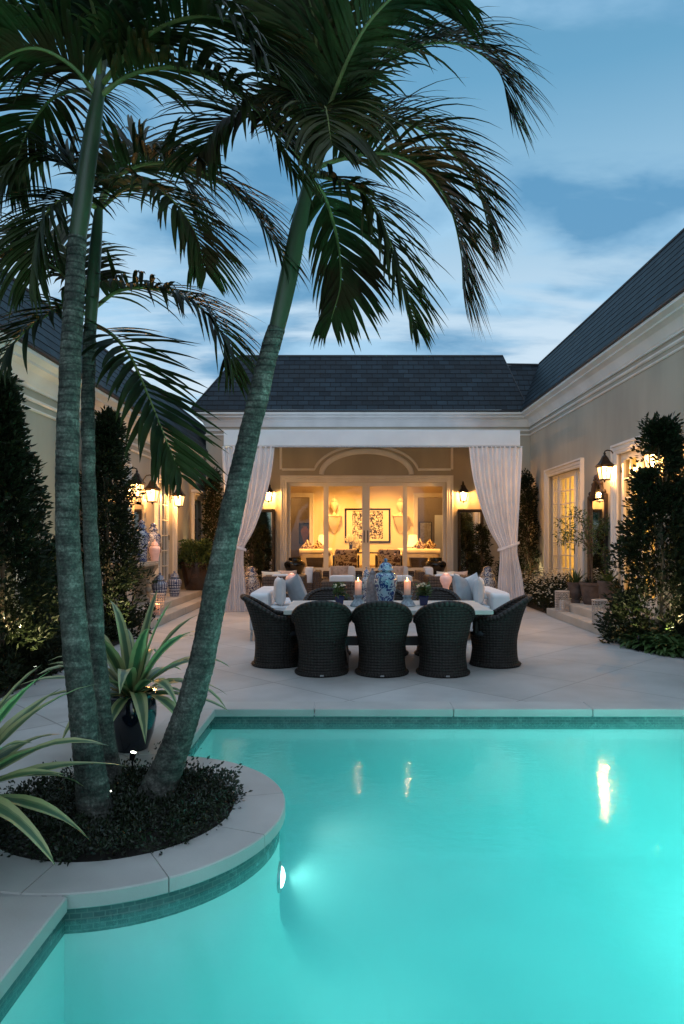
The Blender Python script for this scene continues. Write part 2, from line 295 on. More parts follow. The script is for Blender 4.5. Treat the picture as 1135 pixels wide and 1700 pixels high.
# ------------------------------------------------------------------ mesh builder
class MB:
    def __init__(s): s.v = []; s.f = []; s.uv = []
    def add(s, vs, fs, uvs=None):
        o = len(s.v); s.v.extend([tuple(p) for p in vs])
        for i, f in enumerate(fs):
            s.f.append(tuple(o+k for k in f)); s.uv.append(uvs[i] if uvs else None)
        return s
    def quad(s, a, b, c, d, uv=None): return s.add([a,b,c,d], [(0,1,2,3)], [uv] if uv else None)
    def box(s, x0, x1, y0, y1, z0, z1):
        vs = [(x0,y0,z0),(x1,y0,z0),(x1,y1,z0),(x0,y1,z0),(x0,y0,z1),(x1,y0,z1),(x1,y1,z1),(x0,y1,z1)]
        return s.add(vs, [(3,2,1,0),(4,5,6,7),(0,1,5,4),(1,2,6,5),(2,3,7,6),(3,0,4,7)])
    def bbox(s, x0, x1, y0, y1, z0, z1, b=0.01):
        # box with chamfered edges: superellipse-free bevel by 3 nested loops
        xs = (x0, x1); ys = (y0, y1)
        def loop(z, i):
            return [(x0+i,y0+i,z)] if False else [(x0+i+b,y0+i,z),(x1-i-b,y0+i,z),(x1-i,y0+i+b,z),(x1-i,y1-i-b,z),(x1-i-b,y1-i,z),(x0+i+b,y1-i,z),(x0+i,y1-i-b,z),(x0+i,y0+i+b,z)]
        rings = [loop(z0, b), loop(z0+b, 0), loop(z1-b, 0), loop(z1, b)]
        return s.rings(rings, True, True)
    def rings(s, rings, cap0=False, cap1=False, closed=True, uvs=False, usc=1.0):
        n = len(rings[0]); vs = [p for r in rings for p in r]; fs = []; uv = []
        for i in range(len(rings)-1):
            for j in range(n if closed else n-1):
                k = (j+1) % n
                fs.append((i*n+j, i*n+k, (i+1)*n+k, (i+1)*n+j))
                if uvs: 
                    v0 = i/(len(rings)-1); v1 = (i+1)/(len(rings)-1)
                    uv.append([(j/n*usc,v0),((j+1)/n*usc,v0),((j+1)/n*usc,v1),(j/n*usc,v1)])
        if cap0: fs.append(tuple(range(n-1,-1,-1))); uv.append([(0,0)]*n)
        if cap1: fs.append(tuple((len(rings)-1)*n+j for j in range(n))); uv.append([(0,0)]*n)
        return s.add(vs, fs, uv if uvs else None)
    def lathe(s, prof, n=24, c=(0,0,0), cap0=True, cap1=True, uvs=True, squash=1.0):
        rs = []
        for r, z in prof:
            rs.append([(c[0]+r*math.cos(2*PI*j/n), c[1]+r*squash*math.sin(2*PI*j/n), c[2]+z) for j in range(n)])
        return s.rings(rs, cap0, cap1, True, uvs)
    def tube(s, pts, rad, n=8, caps=True, uvs=False):
        pts = [Vector(p) for p in pts]
        if not hasattr(rad, '__len__'): rad = [rad]*len(pts)
        t = (pts[1]-pts[0]).normalized(); up = Vector((0,0,1)) if abs(t.z) < 0.9 else Vector((1,0,0))
        nrm = (up - t*up.dot(t)).normalized(); rs = []
        for i, p in enumerate(pts):
            if i == 0: t = pts[1]-pts[0]
            elif i == len(pts)-1: t = pts[i]-pts[i-1]
            else: t = pts[i+1]-pts[i-1]
            t.normalize(); nrm = (nrm - t*nrm.dot(t)).normalized(); bn = t.cross(nrm)
            rs.append([p + (nrm*math.cos(2*PI*j/n) + bn*math.sin(2*PI*j/n))*rad[i] for j in range(n)])
        return s.rings(rs, caps, caps, True, uvs)
    def extr(s, prof, a, b, out, up=Vector((0,0,1))):
        # closed 2D profile [(o,z)] swept from a to b; 'out' is the outward direction
        a = Vector(a); b = Vector(b); out = Vector(out)
        r0 = [a + out*o + up*z for o, z in prof]; r1 = [b + out*o + up*z for o, z in prof]
        return s.rings([r0, r1], True, True)
    def xform(s, mtx):
        s.v = [tuple(mtx @ Vector(p)) for p in s.v]; return s
    def join(s, o):
        k = len(s.v); s.v.extend(o.v)
        for f, u in zip(o.f, o.uv): s.f.append(tuple(k+i for i in f)); s.uv.append(u)
        return s
    def build(s, name, mat, parent=None, smooth=False, angle=40, local=False):
        off = Vector((0,0,0))
        if parent is not None and not local:
            q = parent
            while q.parent: q = q.parent
            off = q.location
        me = bpy.data.meshes.new(name)
        me.from_pydata([(p[0]-off[0], p[1]-off[1], p[2]-off[2]) for p in s.v], [], s.f)
        if any(u is not None for u in s.uv):
            ul = me.uv_layers.new(name='UVMap'); k = 0
            for f, u in zip(s.f, s.uv):
                for i in range(len(f)):
                    ul.data[k].uv = u[i] if u else (0,0); k += 1
        if smooth:
            me.polygons.foreach_set('use_smooth', [True]*len(me.polygons))
            try: me.set_sharp_from_angle(angle=R(angle))
            except Exception: pass
        me.materials.append(mat)
        ob = bpy.data.objects.new(name, me); COL.objects.link(ob)
        if parent is not None: ob.parent = parent
        return ob
def tag(o, label=None, cat=None, group=None, kind=None):
    if label: o['label'] = label
    if cat: o['category'] = cat
    if group: o['group'] = group
    if kind: o['kind'] = kind
    return o
def thing(name, loc, label, cat, group=None):
    o = bpy.data.objects.new(name, None); COL.objects.link(o); o.location = loc; o.empty_display_size = 0.2
    return tag(o, label, cat, group)
def children(o): return [c for c in COL.objects if c.parent == o]
def copy_tree(o, loc=None, rotz=None, label=None, parent=None):
    c = o.copy(); COL.objects.link(c)
    if parent is not None: c.parent = parent
    if loc is not None: c.location = loc
    if rotz is not None: c.rotation_euler = (0,0,rotz)
    if label: c['label'] = label
    for ch in children(o): copy_tree(ch, parent=c)
    return c
def light(name, kind, loc, energy, color, size=0.03, parent=None, rot=None, spot=None, blend=0.5):
    d = bpy.data.lights.new(name, kind); d.energy = energy; d.color = color
    if kind in ('POINT','SPOT'): d.shadow_soft_size = size
    if kind == 'SPOT': d.spot_size = spot; d.spot_blend = blend
    if kind == 'AREA': d.size = size
    o = bpy.data.objects.new(name, d); COL.objects.link(o); o.location = loc
    if rot is not None: o.rotation_euler = rot
    if parent is not None: o.parent = parent
    return o
def aim(frm, to):
    return (Vector(to)-Vector(frm)).to_track_quat('-Z','Y').to_euler()

def cushion(mb, c, s, e=0.35, rot=None, n=20, m=12):
    # rounded box (superellipsoid)
    def sp(v, p): return math.copysign(abs(v)**p, v)
    rings = []
    for i in range(m+1):
        ph = -PI/2 + PI*i/m
        cr, cz = sp(math.cos(ph), e), sp(math.sin(ph), e)
        rings.append([Vector((s[0]/2*cr*sp(math.cos(2*PI*j/n), e), s[1]/2*cr*sp(math.sin(2*PI*j/n), e), s[2]/2*cz)) for j in range(n)])
    mt = (rot or Matrix.Identity(3)); c = Vector(c)
    return mb.rings([[mt @ p + c for p in r] for r in rings])
def pillow(mb, c, w, t, rot):
    n = 12; c = Vector(c)
    for sgn in (1,-1):
        g = []
        for i in range(n+1):
            row = []
            for j in range(n+1):
                u = -1+2*i/n; v = -1+2*j/n
                pin = 1 - 0.10*(1-abs(u)**2)*abs(v)**3 - 0.0
                pin2 = 1 - 0.10*(1-abs(v)**2)*abs(u)**3
                th = t/2*((1-u**4)*(1-v**4))**0.55
                row.append(rot @ Vector((u*w/2*pin2, sgn*th, v*w/2*pin)) + c)
            g.append(row)
        mb.rings(g if sgn > 0 else g[::-1], closed=False)
    return mb
def rotm(rz=0, rx=0, ry=0): return (Matrix.Rotation(rz,3,'Z') @ Matrix.Rotation(ry,3,'Y') @ Matrix.Rotation(rx,3,'X'))
def crom(pts, n):
    pts = [Vector(p) for p in pts]; pts = [pts[0]*2-pts[1]] + pts + [pts[-1]*2-pts[-2]]; out = []
    segs = len(pts)-3
    for k in range(n):
        t = k/(n-1)*segs; i = min(int(t), segs-1); t -= i
        a,b,c,d = pts[i:i+4]
        out.append(0.5*((2*b)+(c-a)*t+(2*a-5*b+4*c-d)*t*t+(3*b-a-3*c+d)*t**3))
    return out
# ------------------------------------------------------------------ ground and pool
CX, CY, RB = -1.375, 4.06, 0.99
XL, XR, YF, YN = -1.26, 4.6, 6.42, -2.4
def contour(d, n=40):
    xl, r = XL-d, RB-d
    a = math.acos((xl-CX)/r)
    pts = [(xl, YN-d)]
    pts += [(CX+r*math.cos(-a+2*a*i/n), CY+r*math.sin(-a+2*a*i/n)) for i in range(n+1)]
    pts += [(xl, YF+d), (XR+d, YF+d), (XR+d, YN-d)]
    return pts
def circ(r, n=48): return [(CX+r*math.cos(2*PI*i/n), CY+r*math.sin(2*PI*i/n)) for i in range(n)]
def sheet(name, loops, z, mat):
    bm = bmesh.new()
    for lp in loops:
        vs = [bm.verts.new((p[0],p[1],z)) for p in lp]
        for i in range(len(vs)): bm.edges.new((vs[i], vs[(i+1)%len(vs)]))
    bmesh.ops.triangle_fill(bm, use_beauty=True, use_dissolve=False, edges=bm.edges[:], normal=(0,0,1))
    bmesh.ops.recalc_face_normals(bm, faces=bm.faces[:])
    me = bpy.data.meshes.new(name); bm.to_mesh(me); bm.free()
    me.materials.append(mat); o = bpy.data.objects.new(name, me); COL.objects.link(o)
    return tag(o, kind='structure')
sheet('terrace', [[(-90,-60),(90,-60),(90,140),(-90,140)], contour(0.03), circ(0.70)], 0.0, M['paving'])
# basin
w = contour(0.035); mb = MB(); tb = MB(); cum = 0
for i in range(len(w)):
    a = w[i]; b = w[(i+1)%len(w)]; L = math.dist(a,b)
    def q(m, z0, z1): m.quad((*b,z0),(*a,z0),(*a,z1),(*b,z1),[(cum+L,z0),(cum,z0),(cum,z1),(cum+L,z1)])
    q(tb,-0.195,-0.06); cum += L
cove = [(0.035,-0.195),(0.035,-0.65)]+[(0.035-0.65*(1-math.cos(R(t))),-0.65-0.62*math.sin(R(t))) for t in range(10,91,10)]
mb.rings([[(p[0],p[1],z) for p in contour(d)] for d,z in cove][::-1])
cl = contour(cove[-1][0]); mb.add([(p[0],p[1],cove[-1][1]) for p in cl], [tuple(range(len(cl)-1,-1,-1))])
tag(mb.build('pool_basin', M['plaster'], smooth=True, angle=30), kind='structure')
tag(tb.build('pool_tile_band', M['tile_band'], smooth=True, angle=30), kind='structure')
wb = contour(0.07); n = len(wb); mb = MB()
mb.add([(p[0],p[1],-1.4) for p in wb]+[(p[0],p[1],-0.138) for p in wb],
       [tuple(range(n)), tuple(range(2*n-1,n-1,-1))]+[(n+i,n+(i+1)%n,(i+1)%n,i) for i in range(n)])
tag(mb.build('pool_water', M['water']), kind='structure')
# coping slabs
cp = MB(); Z0, Z1 = -0.069, 0.006
def strip(x0,x1,y0,y1,along,L=1.25):
    a, b = (x0,x1) if along=='x' else (y0,y1); k = max(1, round((b-a)/L)); 
    for i in range(k):
        s = a+(b-a)*i/k+0.003; e = a+(b-a)*(i+1)/k-0.003
        if along=='x': cp.bbox(s,e,y0,y1,Z0,Z1,0.007)
        else: cp.bbox(x0,x1,s,e,Z0,Z1,0.007)
strip(XL-0.38, XR+0.3, YF, YF+0.30, 'x', 1.3)
strip(XL-0.38, XL, 5.06, YF-0.003, 'y', 1.2)
strip(XL-0.38, XL, YN, 3.06, 'y', 1.3)
joints = [-128, -96, -58, -22, 14, 48, 84, 130, 180]
for i in range(len(joints)):
    a0 = joints[i]; a1 = joints[(i+1)%len(joints)]
    if a1 < a0: a1 += 360
    a0 = R(a0)+0.003; a1 = R(a1)-0.003; k = max(4, int((a1-a0)/R(4)))
    b = 0.007; rings = []
    for j in range(k+1):
        t = a0+(a1-a0)*j/k; c, s = math.cos(t), math.sin(t)
        rings.append([(CX+r*c, CY+r*s, z) for r, z in ((0.68,Z0),(RB-b,Z0),(RB,Z0+b),(RB,Z1-b),(RB-b,Z1),(0.68+b,Z1),(0.68,Z1-b))])
    cp.rings(rings, True, True)
tag(cp.build('pool_coping', M['coping'], smooth=True, angle=30), kind='structure')
mb = MB(); mb.add([(p[0],p[1],-0.02) for p in circ(0.705)], [tuple(range(48))])
k=48; mb.rings([[(p[0],p[1],-0.3) for p in circ(0.705)],[(p[0],p[1],-0.01) for p in circ(0.705)]])
mb.add([(5.15,8.95,0.012),(5.15,11.2,0.012),(4.18,11.2,0.012),(4.11,10.4,0.012),(4.10,9.95,0.012),(4.18,9.6,0.012),(4.42,9.28,0.012),(4.75,9.08,0.012)],[tuple(range(8))]); mb.quad((-4.4,4.5,0.012),(-3.5,4.5,0.012),(-3.5,11.0,0.012),(-4.4,11.0,0.012)); mb.quad((4.2,14.4,0.012),(5.15,14.4,0.012),(5.15,19.5,0.012),(4.2,19.5,0.012))
tag(mb.build('planting_soil', M['soil']), kind='structure')

# ------------------------------------------------------------------ house
class Wall:
    def __init__(s, kind, plane): s.k = kind; s.p = plane
    def m(s, u, d, z):
        return (s.p+d,u,z) if s.k=='L' else (s.p-d,u,z) if s.k=='R' else (u,s.p-d,z)
    def box(s, mb, u0,u1,d0,d1,z0,z1, bev=0):
        a = s.m(u0,d0,z0); b = s.m(u1,d1,z1)
        lo = [min(a[i],b[i]) for i in range(3)]; hi = [max(a[i],b[i]) for i in range(3)]
        (mb.bbox if bev else mb.box)(lo[0],hi[0],lo[1],hi[1],lo[2],hi[2],*([bev] if bev else []))
    def panel(s, mb, ops, u0, u1, z0, z1, reveal=0.22, d=0.0):
        cur = u0
        def q(a,b,c,e):
            if b>a and e>c: mb.quad(s.m(a,d,c), s.m(b,d,c), s.m(b,d,e), s.m(a,d,e))
        for (a,b,c,e) in sorted(ops):
            q(cur,a,z0,z1); q(a,b,z0,c); q(a,b,e,z1); cur = b
            for uu in (a,b): mb.quad(s.m(uu,d,c), s.m(uu,d-reveal,c), s.m(uu,d-reveal,e), s.m(uu,d,e))
            for zz in (c,e): mb.quad(s.m(a,d,zz), s.m(b,d,zz), s.m(b,d-reveal,zz), s.m(a,d-reveal,zz))
        q(cur,u1,z0,z1)
    def trim(s, root, a, b, c, e, w=0.18, hood=False):
        mb = MB()
        prof = [(0.0,0.0),(0.035,0.0),(0.045,0.02),(0.045,0.06),(0.06,0.075),(0.06,w-0.055),(0.085,w-0.04),(0.085,w),(0.0,w)]  # (d, away from opening)
        r = []
        for (u,z,su,sz) in ((a,c,-1,0),(a,e,-1,1),(b,e,1,1),(b,c,1,0)):
            r.append([Vector(s.m(u+su*o, d, z+sz*o)) for d,o in prof])
        mb.rings(r, True, True)
        if hood:
            s.box(mb, a-w-0.06, b+w+0.06, 0, 0.20, e+w+0.003, e+w+0.09, 0.01); s.box(mb, a-w-0.02, b+w+0.02, 0, 0.13, e+w-0.06, e+w, 0.01)
        return mb.build('door_trim', M['trim'], root)
    def leaf(s, root, a, b, c, e, d, cols=2, rows=6, stile=0.10, rail=0.22, handle=None, glass=True, name='french_door', hinge=None):
        mb = MB(); t = 0.05
        s.box(mb,a,a+stile,d,d+t,c,e); s.box(mb,b-stile,b,d,d+t,c,e)
        s.box(mb,a+stile,b-stile,d,d+t,c,c+rail); s.box(mb,a+stile,b-stile,d,d+t,e-stile,e)
        g0,g1,h0,h1 = a+stile,b-stile,c+rail,e-stile
        for i in range(1,cols):
            u = g0+(g1-g0)*i/cols; s.box(mb,u-0.013,u+0.013,d+0.006,d+t-0.006,h0,h1)
        for j in range(1,rows):
            z = h0+(h1-h0)*j/rows
            for i in range(cols):
                us = g0+(g1-g0)*i/cols+(0.013 if i else 0); ue = g0+(g1-g0)*(i+1)/cols-(0.013 if i<cols-1 else 0)
                s.box(mb,us,ue,d+0.008,d+t-0.008,z-0.012,z+0.012)
        o = mb.build(name, M['door_white'], root)
        g = MB(); g.quad(s.m(g0,d+0.022,h0),s.m(g1,d+0.022,h0),s.m(g1,d+0.022,h1),s.m(g0,d+0.022,h1)); g.build('glass', M['glass'], o)
        if handle is not None:
            h = MB(); s.box(h,handle-0.02,handle+0.02,d+t+0.001,d+t+0.012,c+0.92,c+1.14,0.004); h.tube([s.m(handle,d+t+0.01,c+1.03),s.m(handle,d+t+0.055,c+1.03),s.m(handle+(0.1 if handle<(a+b)/2 else -0.1),d+t+0.06,c+1.03)],0.009)
            h.build('handle', M['bronze'], o)
        if hinge is not None:
            for k in range(3):
                h = MB(); z = c+0.25+(e-c-0.6)*k/2; s.box(h,hinge-0.014,hinge+0.014,d+t+0.001,d+t+0.016,z,z+0.12); h.build('hinge', M['black_metal'], o)
        return o
M['room_cream'] = pmat('room_plaster', (0.72,0.62,0.44), (0.69,0.59,0.41), 1.5, 0.8)
M['hall_taupe'] = pmat('hall_paint', (0.24,0.18,0.12), (0.21,0.155,0.10), 2, 0.8)
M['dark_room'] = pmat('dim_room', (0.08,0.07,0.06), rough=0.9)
M['sheer'] = pmat('sheer_drape', (0.75,0.66,0.45), (0.6,0.5,0.32), 2, 0.9, stretch=(6,6,0.1), trans=0.5)
WL = Wall('L',-4.4); WR = Wall('R',5.15); WB = Wall('B',19.5)
def cornice(root, path, z0, zs=1.0):
    # path: list of (x,y,nx,ny) with mitre directions (sum of outward normals)
    pr = [(0,0),(0.035,0),(0.04,0.035),(0.055,0.05),(0.075,0.11),(0.13,0.19),(0.21,0.235),(0.235,0.235),(0.235,0.27),(0.29,0.30),(0.33,0.315),(0.33,0.365),(0,0.365)]
    mb = MB(); mb.rings([[(x+nx*o, y+ny*o, z0+z*zs) for o,z in pr] for x,y,nx,ny in path], True, True)
    mb.build('cornice', M['trim'], root, smooth=True, angle=25)
    mb = MB(); z1 = z0+0.365*zs+0.003
    mb.rings([[(x+nx*o, y+ny*o, z1+z) for o,z in ((0,0),(0.355,0),(0.37,0.015),(0.37,0.045),(0,0.05))] for x,y,nx,ny in path], True, True)
    mb.build('drip_edge', M['dark_edge'], root)
def band(root, path, z, h=0.055, t=0.035):
    mb = MB(); pr = [(0,0),(t*0.5,0),(t,h*0.35),(t,h*0.8),(t*0.4,h),(0,h)]
    mb.rings([[(x+nx*o, y+ny*o, z+q) for o,q in pr] for x,y,nx,ny in path], True, True)
    mb.build('moulding', M['trim'], root)
def roof_courses(mb, a0, a1, b0, b1, rows, lift=0.014):
    a0,a1,b0,b1 = map(Vector,(a0,a1,b0,b1)); ax = (a1-a0).normalized(); H = ((b0+b1)/2-(a0+a1)/2).length
    nrm = ax.cross(((b0+b1)/2-(a0+a1)/2)).normalized()
    if nrm.z < 0: nrm = -nrm
    for i in range(rows):
        t0, t1 = i/rows, (i+1)/rows
        l0 = a0.lerp(b0,t0)+nrm*lift*0.6; l1 = a1.lerp(b1,t0)+nrm*lift*0.6; u0 = a0.lerp(b0,t1)+nrm*0.002; u1 = a1.lerp(b1,t1)+nrm*0.002
        bl0 = a0.lerp(b0,t0)+nrm*0.002; bl1 = a1.lerp(b1,t0)+nrm*0.002
        U = lambda p: (p-a0).dot(ax)
        mb.quad(l0,l1,u1,u0,[(U(l0),i*0.19),(U(l1),i*0.19),(U(u1),(i+1)*0.19),(U(u0),(i+1)*0.19)])
        mb.quad(bl0,bl1,l1,l0,[(U(l0),i*0.19+0.095)]*4)
# left wing
lw = thing('house_wing', (-4.4,8,0), 'low beige stucco wing along the left of the terrace, white cornice, slate roof', 'building', 'wings of the house around the courtyard')
opsL = [(7.6,8.95,0.36,2.92),(12.1,13.4,0.36,2.92),(15.6,17.0,0.36,2.90),(19.2,20.3,0.36,2.72)]
mb = MB(); WL.panel(mb, opsL, -8, 22, 0, 4.0); mb.build('wall', M['stucco'], lw)
pth = [(-4.4,-8,1,0),(-4.4,22,1,0)]
cornice(lw, pth, 3.665); band(lw, pth, 3.50); band(lw, pth, 3.375, 0.04)
mb = MB(); roof_courses(mb, (-4.03,-8,4.075),(-4.03,22,4.075),(-4.61,-8,5.15),(-4.61,22,5.15), 7)
mb.quad((-4.62,-8,5.17),(-4.62,22,5.17),(-8,22,5.25),(-8,-8,5.25)); mb.build('roof', M['slate'], lw)
mb = MB(); mb.tube([(-4.61,-8,5.16),(-4.61,22,5.16)],0.03); mb.build('roof_ridge', M['dark_edge'], lw)
for i,(a,b,c,e) in enumerate(opsL):
    WL.trim(lw,a,b,c,e,0.17,hood=(i==3))
    if i < 3:
        mid=(a+b)/2; WL.leaf(lw,a,mid-0.002,c,e,-0.14,2,6,handle=mid-0.05,hinge=a+0.02); WL.leaf(lw,mid+0.002,b,c,e,-0.14,2,6,hinge=b-0.02)
    else: WL.leaf(lw,a,b,c,e,-0.14,2,5,handle=b-0.06)
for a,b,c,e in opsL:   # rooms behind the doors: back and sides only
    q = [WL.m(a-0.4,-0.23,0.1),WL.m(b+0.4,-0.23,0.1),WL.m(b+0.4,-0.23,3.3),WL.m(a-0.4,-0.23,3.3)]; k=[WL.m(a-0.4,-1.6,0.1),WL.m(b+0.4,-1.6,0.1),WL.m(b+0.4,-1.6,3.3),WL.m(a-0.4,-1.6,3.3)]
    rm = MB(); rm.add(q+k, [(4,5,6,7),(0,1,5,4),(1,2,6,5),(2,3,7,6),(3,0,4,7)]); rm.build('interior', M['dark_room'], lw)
# right wing
rw = thing('house_wing', (5.15,8,0), 'tall beige stucco wing along the right of the terrace, white cornice, slate roof', 'building', 'wings of the house around the courtyard')
opsR = [(11.45,13.1,0.34,3.22),(15.2,17.65,0.34,3.20)]
mb = MB(); WR.panel(mb, opsR, -8, 19.5, 0, 5.17); mb.build('wall', M['stucco'], rw)
pth = [(5.15,19.5,-1,-1),(5.15,-8,-1,0)]
cornice(rw, pth, 4.80); band(rw, pth, 4.665, 0.06, 0.04); band(rw, pth, 4.545, 0.045, 0.03)
mb = MB(); roof_courses(mb, (4.79,-8,5.215),(4.79,19.13,5.215),(5.53,-8,6.70),(5.53,19.9,6.70), 9)
mb.quad((5.53,-8,6.72),(5.53,19.9,6.72),(9,19.9,6.8),(9,-8,6.8)); mb.build('roof', M['slate'], rw)
mb = MB(); mb.tube([(5.53,-8,6.71),(5.53,19.9,6.71)],0.03); mb.build('roof_ridge', M['dark_edge'], rw)
for a,b,c,e in opsR: WR.trim(rw,a,b,c,e,0.19)
a,b,c,e = opsR[1]
WR.leaf(rw,a,a+0.52,c,e,-0.13,2,8,0.07,0.2,name='side_light'); WR.leaf(rw,b-0.52,b,c,e,-0.13,2,8,0.07,0.2,name='side_light')
WR.leaf(rw,a+0.60,b-0.60,c,e,-0.12,3,8,0.12,0.24,handle=a+0.66)
mb = MB(); WR.box(mb,a+0.52,a+0.60,-0.14,-0.05,c,e,0.008); WR.box(mb,b-0.60,b-0.52,-0.14,-0.05,c,e,0.008); mb.build('door_post', M['door_white'], rw)
a,b,c,e = opsR[0]; mid=(a+b)/2
WR.leaf(rw,a,mid-0.002,c,e,-0.10,2,7,0.12,0.24,hinge=a+0.03); WR.leaf(rw,mid+0.002,b,c,e,-0.10,2,7,0.12,0.24,handle=mid+0.06,hinge=b-0.03)
rm = MB(); dr = MB()
for a,b,c,e in opsR:
    q = [WR.m(a-0.4,-0.23,0.1),WR.m(b+0.4,-0.23,0.1),WR.m(b+0.4,-0.23,3.5),WR.m(a-0.4,-0.23,3.5)]; k=[WR.m(a-0.4,-2.0,0.1),WR.m(b+0.4,-2.0,0.1),WR.m(b+0.4,-2.0,3.5),WR.m(a-0.4,-2.0,3.5)]
    rm = MB(); rm.add(q+k, [(4,5,6,7),(0,1,5,4),(1,2,6,5),(2,3,7,6),(3,0,4,7)]); rm.build('interior', M['room_cream'], rw)
    nn = 60; g=[]
    for zz in (c+0.02,e+0.1): g.append([WR.m(a+(b-a)*i/nn,-0.70+0.03*math.sin(i*1.3),zz) for i in range(nn+1)])
    dr = MB(); dr.rings(g,closed=False); dr.build('door_drape', M['sheer'], rw, smooth=True)
    light('room_lamp','POINT',WR.m((a+b)/2,-1.3,2.2),150,(1.0,0.60,0.13),0.15,None)

# pavilion
pv = thing('pavilion', (AX,19.5,0), 'beige pavilion closing the far end of the terrace, lit glass doors, slate mansard roof', 'building')
OP = (-1.78,2.76,0.62,3.22)
mb = MB(); WB.panel(mb, [OP], -4.09, 5.15, 0, 5.17, reveal=0.25)
mb.quad((-4.09,19.5,0),(-4.09,27,0),(-4.09,27,5.17),(-4.09,19.5,5.17)); mb.build('wall', M['stucco'], pv)
pth = [(-4.09,24,-1,0),(-4.09,19.5,-1,-1),(5.15,19.5,-1,-1)]
pth = [(-4.09,24,-1,0),(-4.09,19.5,-1,-1),(5.15,19.5,-1,-1)]
cornice(pv, pth, 4.80); band(pv, pth, 4.665, 0.06, 0.04); band(pv, pth, 4.545, 0.045, 0.03)
mb = MB(); e0=-4.45; c0=-3.28; c1=4.49
roof_courses(mb, (e0,19.13,5.215),(5.0,19.13,5.215),(c0,20.03,6.95),(c1,20.03,6.95), 12)
roof_courses(mb, (e0,19.13,5.215),(e0,26,5.215),(c0,20.03,6.95),(c0,26,6.95), 10)
roof_courses(mb, (4.30,19.35,5.215),(5.6,19.35,5.215),(4.30,20.15,6.72),(6.2,20.15,6.72), 9)
mb.quad((c0,20.03,6.97),(c1,20.03,6.97),(c1,26,7.0),(c0,26,7.0)); mb.build('roof', M['slate'], pv)
mb = MB(); mb.tube([(c0,26,6.96),(c0,20.03,6.96),(c1,20.03,6.96)],0.035); mb.tube([(c1,20.05,6.73),(6.2,20.15,6.73)],0.03); mb.tube([(e0,19.13,5.235),(c0,20.03,6.96)],0.02); mb.tube([(5.0,19.13,5.235),(c1,20.03,6.96)],0.014); mb.build('roof_ridge', M['dark_edge'], pv)
WB.trim(pv,*OP,0.19)
# arch and panel mouldings
def band_path(root, pts, w, t, name='wall_moulding'):
    mb = MB(); pr = [(-w/2,0),(-w/2,t*0.5),(-w/4,t),(w/4,t),(w/2,t*0.5),(w/2,0)]; r=[]
    for i,p in enumerate(pts):
        a = pts[max(0,i-1)]; b = pts[min(len(pts)-1,i+1)]; d = Vector((b[0]-a[0],b[1]-a[1])).normalized(); nn = Vector((-d.y,d.x))
        r.append([WB.m(p[0]+nn.x*o, dd, p[1]+nn.y*o) for o,dd in pr])
    mb.rings(r, True, True); return mb.build(name, M['trim'], root, smooth=True, angle=30)
ACX = AX; za = 3.44
arc = lambda rx, rz, a0, a1, n=28: [(ACX+rx*math.cos(R(a0+(a1-a0)*i/n)), za+rz*math.sin(R(a0+(a1-a0)*i/n))) for i in range(n+1)]
band_path(pv, arc(1.28,0.66,180,0), 0.15, 0.05, 'arch_moulding')
oa = arc(1.50,0.83,170,10); 
for sgn in (1,):
    l = [(ACX-2.44,4.52),(ACX-2.44,oa[0][1])]; 
    band_path(pv, [(ACX-2.44,4.52),(ACX-2.44,oa[0][1]+0.004)], 0.07, 0.03); band_path(pv, [(ACX+2.44,4.52),(ACX+2.44,oa[0][1]+0.004)], 0.07, 0.03)
    band_path(pv, [(ACX-2.404,oa[0][1])]+oa+[(ACX+2.404,oa[0][1])], 0.07, 0.03)
# sliding glass doors
a,b,c,e = OP; edges=[(-1.78,-1.69),(-0.745,-0.60),(0.36,0.575),(1.53,1.65),(2.67,2.76)]
for i in range(4):
    mb = MB(); u0 = (edges[i][0]+edges[i][1])/2+0.001 if i else edges[0][0]; u1 = (edges[i+1][0]+edges[i+1][1])/2-0.001 if i<3 else edges[4][1]
    g0, g1 = edges[i][1], edges[i+1][0]; d = -0.16 if i in (0,3) else -0.10
    WB.box(mb,u0,g0,d,d+0.055,c,e); WB.box(mb,g1,u1,d,d+0.055,c,e); WB.box(mb,g0,g1,d,d+0.055,c,c+0.16); WB.box(mb,g0,g1,d,d+0.055,3.115,e)
    o = mb.build('glass_door', M['door_white'], pv)
    g = MB(); g.quad(WB.m(g0,d+0.02,c+0.16),WB.m(g1,d+0.02,c+0.16),WB.m(g1,d+0.02,3.115),WB.m(g0,d+0.02,3.115)); g.build('glass', M['glass'], o)
    if i in (1,2):
        h = MB(); uu = u1-0.05 if i==1 else u0+0.05; WB.box(h,uu-0.012,uu+0.012,d+0.056,d+0.075,1.5,1.85,0.004); h.build('handle', M['bronze'], o)
# living room
YB = 25.6; DL=(-2.75,-1.50); DR=(2.55,3.75); ZT=3.17
rm = MB(); x0,x1=-4.0,5.1; y0=19.76; zf=0.62; zc=3.95
WBk = Wall('B',YB); WBk.panel(rm, [(DL[0],DL[1],zf,ZT),(DR[0],DR[1],zf,ZT)], x0, x1, zf, zc, reveal=0.3)
rm.quad((x0,y0,zf),(x0,YB,zf),(x0,YB,zc),(x0,y0,zc)); rm.quad((x1,y0,zf),(x1,YB,zf),(x1,YB,zc),(x1,y0,zc)); rm.quad((x0,y0,zc),(x1,y0,zc),(x1,YB,zc),(x0,YB,zc))
Wf = Wall('B',y0); Wf.panel(rm,[(a,b,zf,e)],x0,x1,zf,zc,reveal=0.0)
rm.build('room_wall', M['room_cream'], pv)
mb = MB(); mb.quad((x0,y0,zf),(x1,y0,zf),(x1,29,zf),(x0,29,zf)); mb.build('room_floor', M['brown_wood'], pv)
